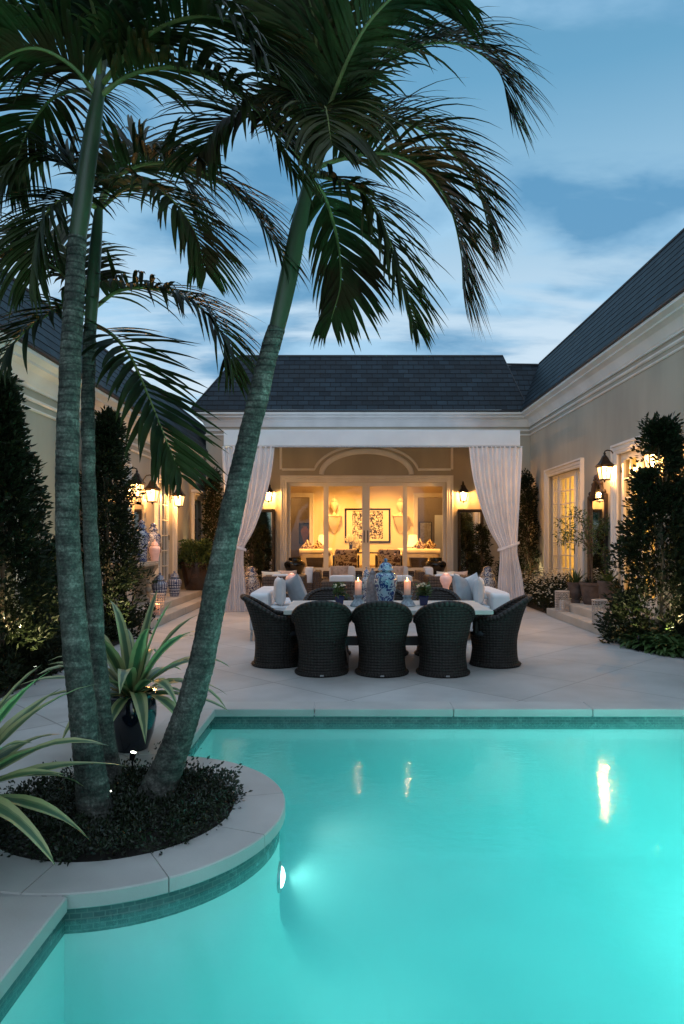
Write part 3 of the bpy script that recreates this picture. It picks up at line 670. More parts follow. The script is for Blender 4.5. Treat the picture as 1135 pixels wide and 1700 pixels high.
mb = MB(); mb.quad((x0,28.6,zf),(x1,28.6,zf),(x1,28.6,3.9),(x0,28.6,3.9)); mb.quad((x0,YB+0.31,3.9),(x1,YB+0.31,3.9),(x1,28.6,3.9),(x0,28.6,3.9))
for x in (x0,-0.9,2.0,x1): mb.quad((x,YB+0.31,zf),(x,28.6,zf),(x,28.6,3.9),(x,YB+0.31,3.9))
mb.build('hall_wall', M['hall_taupe'], pv)
for D in (DL,DR): WBk.trim(pv,D[0],D[1],zf,ZT,0.16)
for D in (DL,DR): WBk.box(MB(),0,0,0,0,0,0)
mb = MB(); 
for (u0,u1) in ((-3.35,-2.72),(3.55,4.2)):
    mb.box(u0,u1,28.5,28.57,zf,2.6)
mb.build('inner_door', M['door_white'], pv)
# ceiling cans (lit)
for (x,y) in ((-1.2,22.0),(2.2,22.0),(-0.4,24.2),(1.4,24.2)):
    mb = MB(); mb.lathe([(0.07,-0.012),(0.09,-0.012),(0.09,0)],16,(x,y,zc-0.003),cap0=True,cap1=False); mb.build('ceiling_light', M['bulb'], pv)
    light('room_light','SPOT',(x,y,zc-0.06),620,(1.0,0.46,0.11),0.10,None,(0,0,0),R(150),0.8)
light('hall_light','POINT',(-2.4,27.4,3.3),60,(1.0,0.56,0.2),0.1); light('hall_light','POINT',(3.2,27.4,3.3),60,(1.0,0.56,0.2),0.1)

# steps and landings
def steps(name, mbx, label, cat='steps'):
    o = mbx.build(name, M['stone_step']); return tag(o, label, cat)
mb = MB()
for i,(yy,z) in enumerate(((17.75,0.155),(18.1,0.31),(18.45,0.465),(18.8,0.62))): mb.bbox(-2.25+0.0*i, 3.2, yy, 19.49 if i==3 else yy+0.36, 0.0+(0.0 if i==0 else 0.0), z, 0.012)
steps('entry_steps', mb, 'wide pale stone steps rising to the glass doors of the pavilion')
mb = MB()
for k in range(7):
    y0=11.0+k*1.2; mb.bbox(-3.78,-3.50,y0+0.002,y0+1.198,0.0,0.15,0.008)
    mb.bbox(-4.398,-3.78,y0+0.002,y0+1.198,0.0,0.30,0.008)
steps('side_steps', mb, 'long pale stone double step along the left wall under the lanterns')
mb = MB()
for k in range(3):
    y0=11.2+k*1.07; mb.bbox(4.15,4.40,y0+0.002,y0+1.068,0.0,0.15,0.008)
    mb.bbox(4.40,5.148,y0+0.002,y0+1.068,0.0,0.30,0.008)
steps('side_steps', mb, 'pale stone double step on the right leading to the tall white doors')

# canopy
cn = thing('canopy', (AX,15.1,0), 'flat white fabric canopy with a deep straight pelmet in front of the pavilion doors', 'canopy')
xa, xb = PX(372,15.06), PX(862,15.06)
mb = MB(); mb.bbox(xa,xb,15.0,15.10,3.645,3.985,0.006)
mb.box(xa,xa+0.06,15.10,19.44,3.68,3.985); mb.box(xb-0.06,xb,15.10,19.44,3.68,3.985); mb.build('pelmet', M['canvas'], cn)
mb = MB(); mb.quad((xa+0.01,15.08,3.96),(xb-0.01,15.08,3.96),(xb-0.01,19.46,4.36),(xa+0.01,19.46,4.36)); mb.build('roof_cloth', M['canvas'], cn)
for x in (xa+0.16, xb-0.16):
    mb = MB(); mb.bbox(x-0.04,x+0.04,15.2,15.28,0,3.9,0.006); mb.build('post', M['trim'], cn)
mb = MB(); mb.tube([(xa-0.03,15.02,3.625),(xb+0.06,15.02,3.625)],0.016); mb.build('curtain_rail', M['steel'], cn)
# ------------------------------------------------------------------ foliage helpers
def leaf_at(mb, p, d, size, aspect=0.42, uvt=False):
    d = d.normalized(); s = d.cross(Vector((rnd.gauss(0,1),rnd.gauss(0,1),rnd.gauss(0,1))))
    if s.length < 1e-4: s = Vector((1,0,0))
    s.normalize(); n = s.cross(d); L = size*rnd.uniform(0.7,1.25); w = L*aspect*0.5; f = n*(w*0.45)
    a = p; b = p+d*L*0.5+s*w+f; c = p+d*L; e = p+d*L*0.5-s*w+f
    mb.add([a,b,c,e], [(0,1,2),(0,2,3)])
def clump(mb, c, r, n, size, aspect=0.42, out=None, up=0.35):
    for _ in range(n):
        v = Vector((rnd.gauss(0,1),rnd.gauss(0,1),rnd.gauss(0,1))).normalized()
        p = c + v*r*(rnd.random()**0.45)
        d = v*0.8 + Vector((rnd.gauss(0,.5),rnd.gauss(0,.5),rnd.gauss(0,.5)+up))
        if out is not None: d += out*0.8
        leaf_at(mb, p, d, size, aspect)
def shrub(name, x, y, z0, h, rx, ry, prof, ncl, npc, size, label, cat='shrub', group=None, mat='leaf_dark', cr=0.13, seed=1, branches=14, topt=1.0, aspect=0.42, stem=0.03, xmin=-9, xmax=9, gap=None, ymax=99):
    global rnd
    rnd = random.Random(seed)
    t = thing(name, (x,y,z0), label, cat, group); fo = MB(); br = MB(); tops=[]
    for i in range(ncl):
        u = (i+rnd.random())/ncl; u = u**0.85*topt
        a = rnd.uniform(0,2*PI); R_ = prof(u)*(1+0.50*noise.noise(Vector((math.cos(a)*1.5+seed,math.sin(a)*1.5,u*h*1.5)))+0.35*noise.noise(Vector((math.cos(a)*3+seed,math.sin(a)*3,u*h*4))))
        rr = R_*(rnd.uniform(0.25,1.0)**0.55)
        c = Vector((min(xmax,max(xmin,x+rx*rr*math.cos(a))), y+ry*rr*math.sin(a), z0+u*h))
        c.y = min(c.y, ymax-0.15*rnd.random())
        if gap and gap[0]<c.x<gap[1] and gap[2]<c.z<gap[3] and c.y<gap[4]: continue
        out = Vector((math.cos(a),math.sin(a),0.25))
        clump(fo, c, cr*rnd.uniform(0.7,1.25), npc, size, aspect, out)
        tops.append(c)
    br.tube([(x,y,z0),(x+0.03,y-0.02,z0+h*0.4),(x-0.02,y+0.02,z0+h*0.75),(x,y,z0+h*0.95)],[stem,stem*0.8,stem*0.5,stem*0.2],7)
    for k in range(branches):
        c = rnd.choice(tops); zz = z0+max(0.05,(c.z-z0)*0.62); m = Vector((x,y,zz)).lerp(c,0.5)+Vector((0,0,0.04))
        br.tube([(x,y,zz),m,c],[stem*0.45,stem*0.3,stem*0.12],5)
    fo.build('foliage', M[mat], t); br.build('trunk', M['bark'], t, smooth=True)
    return t

# ------------------------------------------------------------------ curtains
rowsR = [(741,778,866),(752,779,866),(770,781,865),(800,786,863),(840,797,861),(880,812,859),(903,825,858),(910,828,858),(918,829,858),(935,829,861),(960,827,866),(1000,824,871),(1017,823,873)]
def make_curtain(side, label):
    Y = 15.02; t = thing('curtain', (PX(845 if side>0 else 389, Y), Y, 0), label, 'curtain', 'white curtains tied back at the canopy')
    rows = crom([Vector((a,b,c)) for a,b,c in rowsR], 60); n = 150; g = []
    for r in rows:
        yy, xi, xo = r; tie = math.exp(-((yy-909)/26)**2); row=[]
        for j in range(n+1):
            u = j/n; x = xi+(xo-xi)*u
            ph = 2*PI*11*u + 1.5*math.sin(4.1*u+yy*0.006+side)+0.7*math.sin(11*u)
            amp = 0.042*(1-0.45*tie)*(0.75+0.5*noise.noise(Vector((u*9,yy*0.006,side*3))))
            dep = amp*math.sin(ph) + 0.02*noise.noise(Vector((u*5,yy*0.012,7))) + 0.035*math.sin(PI*u)*tie*-1.5
            if yy < 751: dep *= 0.8
            xx = x if side>0 else 1234-x
            row.append((PX(xx,Y)+0.006*math.sin(ph*0.5), Y+dep, max(0.006,PZ(yy,Y)-0.004*math.sin(ph) if yy>1000 else PZ(yy,Y))))
        g.append(row)
    mb = MB(); mb.rings(g, closed=False); mb.build('drape', M['curtain'], t, smooth=True, angle=80)
    mb = MB(); rr=[]
    for k in range(41):
        a = 2*PI*k/40; cx = PX(843.5 if side>0 else 1234-843.5, Y); hw = 0.235; 
        x = cx+hw*math.cos(a); y = Y-0.02+0.085*math.sin(a); z = PZ(907,Y)+side*0.35*(x-cx)
        rr.append([(x+0.006*math.cos(a),y+0.006*math.sin(a),z-0.03),(x+0.012*math.cos(a),y+0.012*math.sin(a),z),(x+0.006*math.cos(a),y+0.006*math.sin(a),z+0.03)])
    mb.rings(rr, closed=False); mb.build('tieback', M['curtain'], t, smooth=True)
make_curtain(1, 'white floor length curtain tied back at the right end of the canopy')
make_curtain(-1, 'white floor length curtain tied back at the left canopy end behind the leaning palm')

# ------------------------------------------------------------------ wall lanterns
def make_lantern():
    t = thing('wall_lantern', (0,0,0), 'x', 'lantern', 'lit bronze wall lanterns')
    W0, W1, zb, zt = 0.075, 0.110, -0.17, 0.09
    sq = lambda w,z: [(-w,-w,z),(w,-w,z),(w,w,z),(-w,w,z)]
    fr = MB()
    for sx in (-1,1):
        for sy in (-1,1): fr.tube([(sx*W0,sy*W0,zb),(sx*W1,sy*W1,zt)],0.009,6)
    for w,z,h in ((W0,zb,0.022),(W1,zt-0.012,0.024)):
        fr.rings([sq(w+0.012,z-h/2),sq(w+0.014,z),sq(w+0.012,z+h/2)],True,True)
    for a in range(4):
        c,s = math.cos(a*PI/2), math.sin(a*PI/2); fr.tube([(c*W0*1.0,s*W0*1.0,zb),(c*W1,s*W1,zt)],0.005,5)
    fr.lathe([(0.0,-0.05),(0.014,-0.035),(0.022,-0.015),(0.012,0.0)],12,(0,0,zb-0.008))
    fr.build('frame', M['bronze'], t, local=True)
    rf = MB(); rf.rings([sq(0.135,zt),sq(0.138,zt+0.015),sq(0.110,zt+0.045),sq(0.080,zt+0.085),sq(0.052,zt+0.15),sq(0.05,zt+0.165)],True,True)
    rf.lathe([(0.045,0.165),(0.06,0.172),(0.05,0.19),(0.03,0.205),(0.018,0.225),(0.026,0.24),(0.018,0.26),(0.006,0.285),(0.001,0.30)],14,(0,0,zt),cap0=False); rf.build('hood', M['bronze'], t, local=True, smooth=True, angle=25)
    gl = MB(); gl.rings([sq(W0-0.004,zb+0.01),sq(W1-0.004,zt-0.01)]); gl.build('glass', M['lamp_glass'], t, local=True)
    bl = MB()
    for dx in (-0.025,0.025): bl.lathe([(0.009,-0.14),(0.009,-0.09),(0.012,-0.075),(0.016,-0.05),(0.010,-0.02),(0.002,0.0)],10,(dx,0,0))
    bl.build('bulb', M['bulb'], t, local=True, smooth=True)
    bk = MB(); bk.bbox(-0.04,0.04,0.20,0.218,-0.10,0.30,0.006); bk.tube([(0,0.205,0.10),(0,0.19,0.30),(0,0.13,0.385),(0,0.05,0.40),(0,0.0,0.375)],[0.012]*5,8); bk.tube([(0,0.2,0.0),(0,0.13,0.03),(0,0.112,0.08)],0.01,7); bk.build('bracket', M['bronze'], t, local=True, smooth=True)
    light('bulb_light','POINT',(0,0,0.035),LANTERN_W,(1.0,0.47,0.14),0.035,t)
    return t
LANTERN_W = 170
lan = make_lantern()
spots = [(PX(445.5,19.28),19.28,PZ(822,19.28),0,'bronze lantern on the pavilion wall left of the glass doors'),
 (PX(769,19.28),19.28,PZ(822,19.28),0,'bronze lantern on the pavilion wall right of the glass doors'),
 (4.93,13.22,2.92,-PI/2,'bronze lantern on the right wall above the arched mirror'),
 (4.93,11.12,2.90,-PI/2,'bronze lantern on the right wall half hidden by the big conical shrub'),
 (-4.18,16.75,2.58,PI/2,'farthest lantern on the left wall, between the two narrow doors'),
 (-4.18,14.5,2.56,PI/2,'middle one of three lanterns on the left wall, right of the small arched mirror'),
 (-4.18,13.45,2.60,PI/2,'nearest lantern on the left wall, beside the tall shrub')]
for i,(x,y,z,rz,lb) in enumerate(spots):
    o = lan if i==0 else copy_tree(lan)
    o.location=(x,y,z); o.rotation_euler=(0,0,rz); o['label']=lb

# ------------------------------------------------------------------ mirrors
def framed(name, W, outline, fw, t0, label, cat, matf, matm, group=None, face='mirror_glass', crest=None, thick=0.05):
    cu = sum(p[0] for p in outline)/len(outline); cz = min(p[1] for p in outline)
    t = thing(name, W.m(cu,t0,cz), label, cat, group); n=len(outline)
    pr = [(0,0),(0,thick*0.7),(fw*0.25,thick),(fw*0.7,thick*0.8),(fw,thick*0.45),(fw,0)]; rr=[]
    area = sum(outline[i][0]*outline[(i+1)%n][1]-outline[(i+1)%n][0]*outline[i][1] for i in range(n)); sg = 1 if area>0 else -1
    inner=[]
    for i,p in enumerate(outline):
        a = Vector(outline[i-1]); b = Vector(outline[(i+1)%n]); pp = Vector(p)
        d1=(pp-a).normalized(); d2=(b-pp).normalized(); n1=Vector((-d1.y,d1.x))*sg; n2=Vector((-d2.y,d2.x))*sg
        mi=(n1+n2); mi = mi/ max(0.4,mi.length_squared/2) if mi.length>0 else n1
        mi = mi*(1.0)
        rr.append([W.m(p[0]+mi.x*o, t0+dd, p[1]+mi.y*o) for o,dd in pr]); inner.append(W.m(p[0]+mi.x*fw*0.9, t0+0.012, p[1]+mi.y*fw*0.9))
    rr.append(rr[0]); mb = MB(); mb.rings(rr)
    if crest: crest(mb)
    mb.build('frame', matf, t, smooth=True, angle=35)
    m = MB(); m.add(inner,[tuple(range(n))]); m.build(face, matm, t); return t
rect = lambda a,b,c,e: [(a,c),(b,c),(b,e),(a,e)]
framed('standing_mirror', WB, rect(PX(760,19.4),PX(803,19.4),0.62,PZ(845,19.4)), 0.09, 0.02, 'tall dark framed mirror on the pavilion wall right of the glass doors', 'mirror', M['dark_wood'], M['mirror'], 'tall mirrors flanking the glass doors')
framed('standing_mirror', WB, rect(2*AX-PX(803,19.4),2*AX-PX(760,19.4),0.62,PZ(845,19.4)), 0.09, 0.02, 'tall dark framed mirror on the pavilion wall left of the glass doors', 'mirror', M['dark_wood'], M['mirror'], 'tall mirrors flanking the glass doors')
def arched(a,b,c,e,sh,bump):
    mid=(a+b)/2; w=(b-a)/2; o=[(a,c),(b,c),(b,e-sh)]
    o += [(mid+w*0.86,e-sh+0.02),(mid+w*0.66,e-sh-0.01)]
    o += [(mid+w*0.6*math.cos(R(t)), e-sh+0.03+(sh-0.03)*math.sin(R(t))) for t in range(10,171,16)]
    o += [(mid-w*0.66,e-sh-0.01),(mid-w*0.86,e-sh+0.02),(a,e-sh)]
    return o
def crest_fn(W,mid,z,t0):
    def f(mb):
        for du,dz,r in ((0,0.03,0.07),(-0.1,-0.02,0.05),(0.1,-0.02,0.05),(-0.22,-0.10,0.045),(0.22,-0.10,0.045),(-0.38,-0.28,0.05),(0.38,-0.28,0.05)):
            p = W.m(mid+du,t0+0.035,z+dz); 
            mb.lathe([(0.001,-r),(r*0.7,-r*0.7),(r,0),(r*0.7,r*0.7),(0.001,r)],10,p)
    return f
framed('arched_mirror', WR, arched(13.62,14.62,0.42,2.84,0.33,0), 0.085, 0.006, 'dark framed mirror with a scrolled arched top between the two right doors', 'mirror', M['dark_wood'], M['mirror'], crest=crest_fn(WR,14.12,2.84,0.006), thick=0.07)
framed('arched_mirror', WL, arched(13.75,14.62,1.45,2.72,0.28,0), 0.10, 0.006, 'small pale gilt framed mirror between two lanterns over the stone console', 'mirror', M['stone_carved'], M['mirror'], thick=0.06)

# ------------------------------------------------------------------ dining set
tb = thing('dining_table', (AX,8.72,0), 'long rectangular dining table with pale stone top at the centre of the terrace', 'table')
mb = MB(); mb.bbox(-0.78,1.70,8.08,9.36,0.705,0.76,0.008); mb.build('tabletop', M['concrete'], tb)
for x in (-0.12,1.04):
    mb = MB()
    mb.rings([[(x-a,8.72-b,z),(x+a,8.72-b,z),(x+a,8.72+b,z),(x-a,8.72+b,z)] for a,b,z in ((0.11,0.40,0.0),(0.11,0.40,0.06),(0.09,0.34,0.10),(0.075,0.20,0.22),(0.075,0.17,0.5),(0.09,0.30,0.66),(0.10,0.38,0.70))],True,True)
    mb.build('pedestal', M['dark_wood'], tb)
mb = MB(); mb.box(-0.045,0.965,8.68,8.76,0.25,0.36); mb.build('stretcher', M['dark_wood'], tb)

def make_chair():
    t = thing('dining_chair', (0,0,0), 'x', 'chair', 'charcoal wicker tub chairs around the dining table')
    PH = R(138); n=56; m=16; out=[]; inn=[]; top=[]
    def hh(p): c=max(0.0,math.cos(p)); return 0.625+0.245*c**1.15 - 0.05*max(0,(abs(p)-R(95))/R(43))
    def rad(p,z):
        c=max(0.0,math.cos(p)); h=hh(p); k=z/h
        base=0.292+0.018*math.exp(-z/0.05)-0.018*math.sin(PI*min(1,z/0.5))
        return base+(0.045+0.105*c**1.5)*max(0,(k-0.35)/0.65)**1.9
    for i in range(m+1):
        row=[]
        for j in range(n+1):
            p=-PH+2*PH*j/n; z=hh(p)*i/m; r=rad(p,z); row.append((r*math.sin(p)*1.0,-r*math.cos(p),z))
        out.append(row)
    uvr=[]
    fs=[];vs=[q for r in out for q in r];uv=[]
    for i in range(m):
        for j in range(n):
            fs.append((i*(n+1)+j,i*(n+1)+j+1,(i+1)*(n+1)+j+1,(i+1)*(n+1)+j))
            uv.append([(a/n*1.45,vs[b][2]) for a,b in ((j,fs[-1][0]),(j+1,fs[-1][1]),(j+1,fs[-1][2]),(j,fs[-1][3]))])
    sh=MB(); sh.add(vs,fs,uv)
    inn=[]
    for i in range(9):
        row=[]
        for j in range(n+1):
            p=-PH+2*PH*j/n; z=0.40+(hh(p)-0.40)*i/8; r=rad(p,z)-0.035; row.append((r*math.sin(p),-r*math.cos(p),z))
        inn.append(row)
    vs=[q for r in inn for q in r];fs=[];uv=[]
    for i in range(8):
        for j in range(n):
            f=(i*(n+1)+j,(i+1)*(n+1)+j,(i+1)*(n+1)+j+1,i*(n+1)+j+1); fs.append(f); uv.append([(((k%(n+1))/n)*1.45,vs[k][2]) for k in f])
    sh.add(vs,fs,uv)
    # front skirt
    fr=[]
    for z in (0.0,0.03,0.2,0.40):
        row=[]
        for j in range(13):
            p=PH+(2*PI-2*PH)*j/12; r=rad(PH,z)*(1+0.06*math.sin(PI*j/12)); row.append((r*math.sin(p),-r*math.cos(p),z))
        fr.append(row)
    vs=[q for r in fr for q in r];fs=[];uv=[]
    for i in range(3):
        for j in range(12):
            f=(i*13+j,i*13+j+1,(i+1)*13+j+1,(i+1)*13+j); fs.append(f); uv.append([((k%13)/12*0.45,vs[k][2]) for k in f])
    sh.add(vs,fs,uv); sh.build('shell', M['wicker'], t, smooth=True, local=True, angle=70)
    rim=[]; pts=[]
    for j in range(n+1):
        p=-PH+2*PH*j/n; z=hh(p); r=rad(p,z)-0.012; pts.append((r*math.sin(p),-r*math.cos(p),z))
    e=pts[0]; pts=[(e[0]*0.98,e[1]+0.012,0.42)]+pts+[(-e[0]*0.98,e[1]+0.012,0.42)]
    rm=MB(); N=len(pts); P3=[Vector(q) for q in pts]; rs=[]
    rm.tube(pts,[0.026]+[0.034]*(N-2)+[0.026],12,uvs=False)
    # coil the rim: uv along length
    uvs=[]
    for f in rm.f: uvs.append([((k%12)/12*0.2,(k//12)*0.022) for k in f])
    rm.uv=uvs; rm.build('rim', M['wicker'], t, smooth=True, local=True)
    st=MB(); cushion(st,(0,0.02,0.425),(0.52,0.52,0.09),0.5); st.build('seat', M['dark_cushion'], t, smooth=True, local=True)
    bs=MB(); pts=[]
    for j in range(49):
        p=2*PI*j/48; pts.append((0.305*math.sin(p),-0.305*math.cos(p),0.022))
    bs.tube(pts,0.02,8,caps=False); bs.uv=[[((k%8)/8*0.2,(k//8)*0.04) for k in f] for f in bs.f]; bs.build('base_rim', M['wicker'], t, smooth=True, local=True)
    tg=MB(); tg.bbox(-0.022,0.022,-0.332,-0.326,0.016,0.034,0.002); tg.build('metal_tag', M['steel'], t, local=True)
    return t
M['dark_cushion'] = pmat('dark_seat_cloth', (0.045,0.05,0.06), (0.03,0.034,0.04), 9, 0.9)
ch = make_chair()
cspots = [(-0.335,8.20,0.0,'wicker tub chair seen from behind, nearest row, left of three'),
 (0.385,8.18,0.0,'wicker tub chair seen from behind, middle of the nearest three, before the ginger jar'),
 (1.115,8.17,0.0,'wicker tub chair seen from behind, nearest row, right of three'),
 (-0.93,8.74,-PI/2+0.12,'wicker tub chair in side view at the left end of the dining table'),
 (1.86,8.74,PI/2-0.12,'wicker tub chair in side view at the right end of the dining table'),
 (-0.30,9.50,PI,'wicker tub chair behind the left potted plant on the far side of the table'),
 (0.50,9.53,PI,'wicker tub chair hidden behind the big ginger jar on the far side of the table'),
 (1.22,9.50,PI,'wicker tub chair behind the right potted plant on the far side of the table')]
for i,(x,y,rz,lb) in enumerate(cspots):
    o = ch if i==0 else copy_tree(ch)
    o.location=(x,y,0); o.rotation_euler=(0,0,rz+(0.05,-0.03,0.04,0.02,-0.03,0.05,0,-0.06)[i]); o['label']=lb

GJ = [(0.0,0.0),(0.62,0.0),(0.64,0.02),(0.66,0.10),(0.80,0.28),(0.96,0.46),(1.0,0.55),(0.97,0.62),(0.80,0.68),(0.56,0.705),(0.52,0.73),(0.54,0.745)]
GL = [(0.70,0.745),(0.72,0.755),(0.64,0.765),(0.60,0.80),(0.50,0.86),(0.32,0.90),(0.13,0.915),(0.10,0.93),(0.16,0.95),(0.17,0.97),(0.08,0.99),(0.03,1.0),(0.001,1.0)]
def jar(x,y,z,h,r,mat,label,cat='jar',group=None,name='ginger_jar',n=28,prof=GJ,lid=GL):
    t = thing(name,(x,y,z),label,cat,group)
    b=MB(); b.lathe([(q*r,w*h) for q,w in prof],n,(x,y,z),cap0=False,cap1=False); b.build('body',mat,t,smooth=True,angle=50)
    l=MB(); l.lathe([(q*r,w*h) for q,w in lid],n,(x,y,z),cap0=False,cap1=False); l.build('lid',mat,t,smooth=True,angle=50)
    return t
TZ=0.7605
jar(PX(640,8.62),8.62,TZ,0.60,0.150,M['porc_blue'],'big blue and white lidded ginger jar at the centre of the dining table')
jar(PX(618,8.98),8.98,TZ,0.46,0.085,M['grey_ceramic'],'slim grey lidded jar just left of the big ginger jar on the table',prof=[(0,0),(0.98,0),(1.0,0.02),(0.96,0.3),(0.9,0.55),(0.78,0.72),(0.5,0.80),(0.42,0.83)],lid=[(0.5,0.83),(0.52,0.85),(0.40,0.90),(0.2,0.93),(0.15,0.955),(0.2,0.975),(0.1,0.995),(0.001,1.0)])
jar(PX(608,9.24),9.24,TZ,0.47,0.07,M['porc_scroll'],'small dark blue lidded jar behind the grey jar on the table')
def hurricane(x,y,label):
    t=thing('candle_holder',(x,y,TZ),label,'candle holder','glass hurricane candle holders on the dining table')
    b=MB(); b.lathe([(0.0,0.0),(0.098,0.0),(0.105,0.012),(0.092,0.03),(0.062,0.075),(0.047,0.10),(0.05,0.112),(0.062,0.12),(0.062,0.14),(0.045,0.142),(0,0.142)],24,(x,y,TZ),cap0=False,cap1=False); b.build('base',M['stone_glaze'],t,smooth=True)
    g=MB(); g.lathe([(0.04,0.145),(0.075,0.17),(0.092,0.215),(0.088,0.26),(0.070,0.31),(0.060,0.345),(0.066,0.39)],28,(x,y,TZ),cap0=False,cap1=False); g.build('glass',M['clear_glass'],t,smooth=True)
    c=MB(); c.lathe([(0.0,0.146),(0.040,0.146),(0.042,0.15),(0.042,0.315),(0.034,0.318),(0.018,0.312),(0,0.312)],20,(x,y,TZ),cap0=False,cap1=False); o=c.build('candle',M['candle'],t,smooth=True)
    f=MB(); f.lathe([(0.001,0.314),(0.006,0.325),(0.004,0.34),(0.0005,0.352)],8,(x,y,TZ)); f.build('flame',M['flame'],o)
    light('flame_light','POINT',(0,0,0.345),1.3,(1.0,0.45,0.16),0.01,t)
def candlemat():
    m = pmat('lit_candle_wax',(0.75,0.5,0.42),(0.7,0.45,0.38),4,0.5); nt,N,L=nodes_of(m); b=N['Principled BSDF']
    tc=N.new('ShaderNodeTexCoord'); sp=N.new('ShaderNodeSeparateXYZ'); L.new(tc.outputs['Generated'],sp.inputs[0])
    mr=N.new('ShaderNodeMapRange'); mr.inputs['From Min'].default_value=0.25; mr.inputs['To Min'].default_value=0.08; mr.inputs['To Max'].default_value=0.95; L.new(sp.outputs['Z'],mr.inputs['Value'])
    b.inputs['Emission Color'].default_value=(1,0.30,0.10,1); L.new(mr.outputs[0],b.inputs['Emission Strength']); return m
M['candle']=candlemat()
hurricane(PX(594.5,8.55),8.55,'glass candle holder with lit candle left of the big ginger jar')
hurricane(PX(676,8.55),8.55,'glass candle holder with lit candle right of the big ginger jar')
def potted(x,y,label,seed):
    global rnd
    rnd=random.Random(seed); t=thing('potted_plant',(x,y,TZ),label,'plant','small potted plants on the dining table')
    p=MB(); sq=lambda w,z:[(x-w,y-w,TZ+z),(x+w,y-w,TZ+z),(x+w,y+w,TZ+z),(x-w,y+w,TZ+z)]
    p.rings([sq(0.044,0),sq(0.058,0.108),sq(0.062,0.11),sq(0.062,0.125),sq(0.054,0.125),sq(0.052,0.11)],True,True); p.build('pot',M['cobalt_glaze'],t)
    f=MB(); w=MB()
    for k in range(26):
        a=rnd.uniform(0,2*PI); r=rnd.uniform(0,0.075); z=rnd.uniform(0.14,0.25); c=Vector((x+r*math.cos(a),y+r*math.sin(a),TZ+z)); clump(f,c,0.03,9,0.045,0.6)
    for k in range(5): clump(f,Vector((x+rnd.uniform(-.1,.1),y+rnd.uniform(-.1,.1),TZ+0.15)),0.03,5,0.07,0.3)
    for k in range(40):
        a=rnd.uniform(0,2*PI); r=0.08*rnd.random()**0.5; c=Vector((x+r*math.cos(a),y+r*math.sin(a),TZ+0.235+0.05*(1-r/0.08)+rnd.uniform(-.01,.015)))
        for q in range(4): leaf_at(w,c,Vector((math.cos(q*PI/2),math.sin(q*PI/2),0.4)),0.016,0.8)
    f.build('foliage',M['leaf_mid'],t); tag(w.build('blossom',M['blossom'],t),kind='stuff')
potted(PX(563.5,8.68),8.68,'small white flowering plant in a navy pot on the left half of the table',5)
potted(PX(702.5,8.68),8.68,'small leafy plant in a navy pot on the right half of the table',9)

# ------------------------------------------------------------------ white settees beside the table
def settee(sx,label):
    X=lambda d: AX+sx*d
    t=thing('white_settee',(X(1.85),11.3,0),label,'sofa','white outdoor settees either side of the table'); y0,y1=10.70,12.5
    def bx(mb,d0,d1,a,b,c,e): cushion(mb,((X(d0)+X(d1))/2,(a+b)/2,(c+e)/2),(abs(d1-d0),b-a,e-c),0.18,n=32,m=16)
    m=MB(); bx(m,1.75,2.06,y0,y1,0.14,0.755); m.build('back',M['white_fabric'],t,smooth=True)
    m=MB(); bx(m,1.12,1.78,y0+0.005,y1,0.14,0.40); m.build('base',M['white_fabric'],t,smooth=True)
    m=MB(); bx(m,1.10,1.75,y0+0.01,y1-0.01,0.405,0.545); m.build('seat_cushion',M['white_fabric'],t,smooth=True)
    for d,y in ((2.02,y0+0.04),(2.02,y1-0.04),(1.16,y0+0.04),(1.16,y1-0.04)):
        m=MB(); m.bbox(X(d)-0.018,X(d)+0.018,y-0.018,y+0.018,0,0.15,0.003); m.build('leg',M['steel'],t)
settee(-1,'white settee at the left of the dining table, half hidden by the end chair'); settee(1,'white settee at the right of the dining table, half hidden by the end chair')
def a_pillow(c,w,t,rot,mat,label,group):
    o=thing('pillow',c,label,'pillow',group); mb=MB(); pillow(mb,c,w,t,rot); mb.build('cover',M[mat],o,smooth=True,angle=80); return o
def lone_pillow(c,w,t,rot,mat,label,group=None):
    mb=MB(); pillow(mb,(0,0,0),w,t,rot); o=mb.build('pillow',M[mat],None,smooth=True,angle=70); o.location=c; return tag(o,label,'pillow',group)
for sx,nm in ((-1,'left'),(1,'right')):
    g='pillows on the white settees'
    lone_pillow((AX+sx*1.60,10.98,0.765),0.46,0.17,rotm(PI/2-sx*0.25,0,0)@rotm(0,-sx*0.0),'white_fabric','white square pillow standing against the back of the %s settee'%nm,g)
    lone_pillow((AX+sx*1.34,11.02,0.775),0.47,0.19,rotm(PI/2-sx*0.62,0,0)@Matrix.Rotation(-0.28,3,'X')@Matrix.Rotation(0.28,3,'Y'),'grey_fabric','grey pillow tipped onto its corner on the %s settee'%nm,g)
lone_pillow((AX+1.50,11.15,0.78),0.46,0.16,rotm(PI/2+0.9,0,0)@Matrix.Rotation(-0.2,3,'X')@Matrix.Rotation(0.35,3,'Y'),'white_fabric','white pillow tucked behind the grey pillow on the right settee','pillows on the white settees')

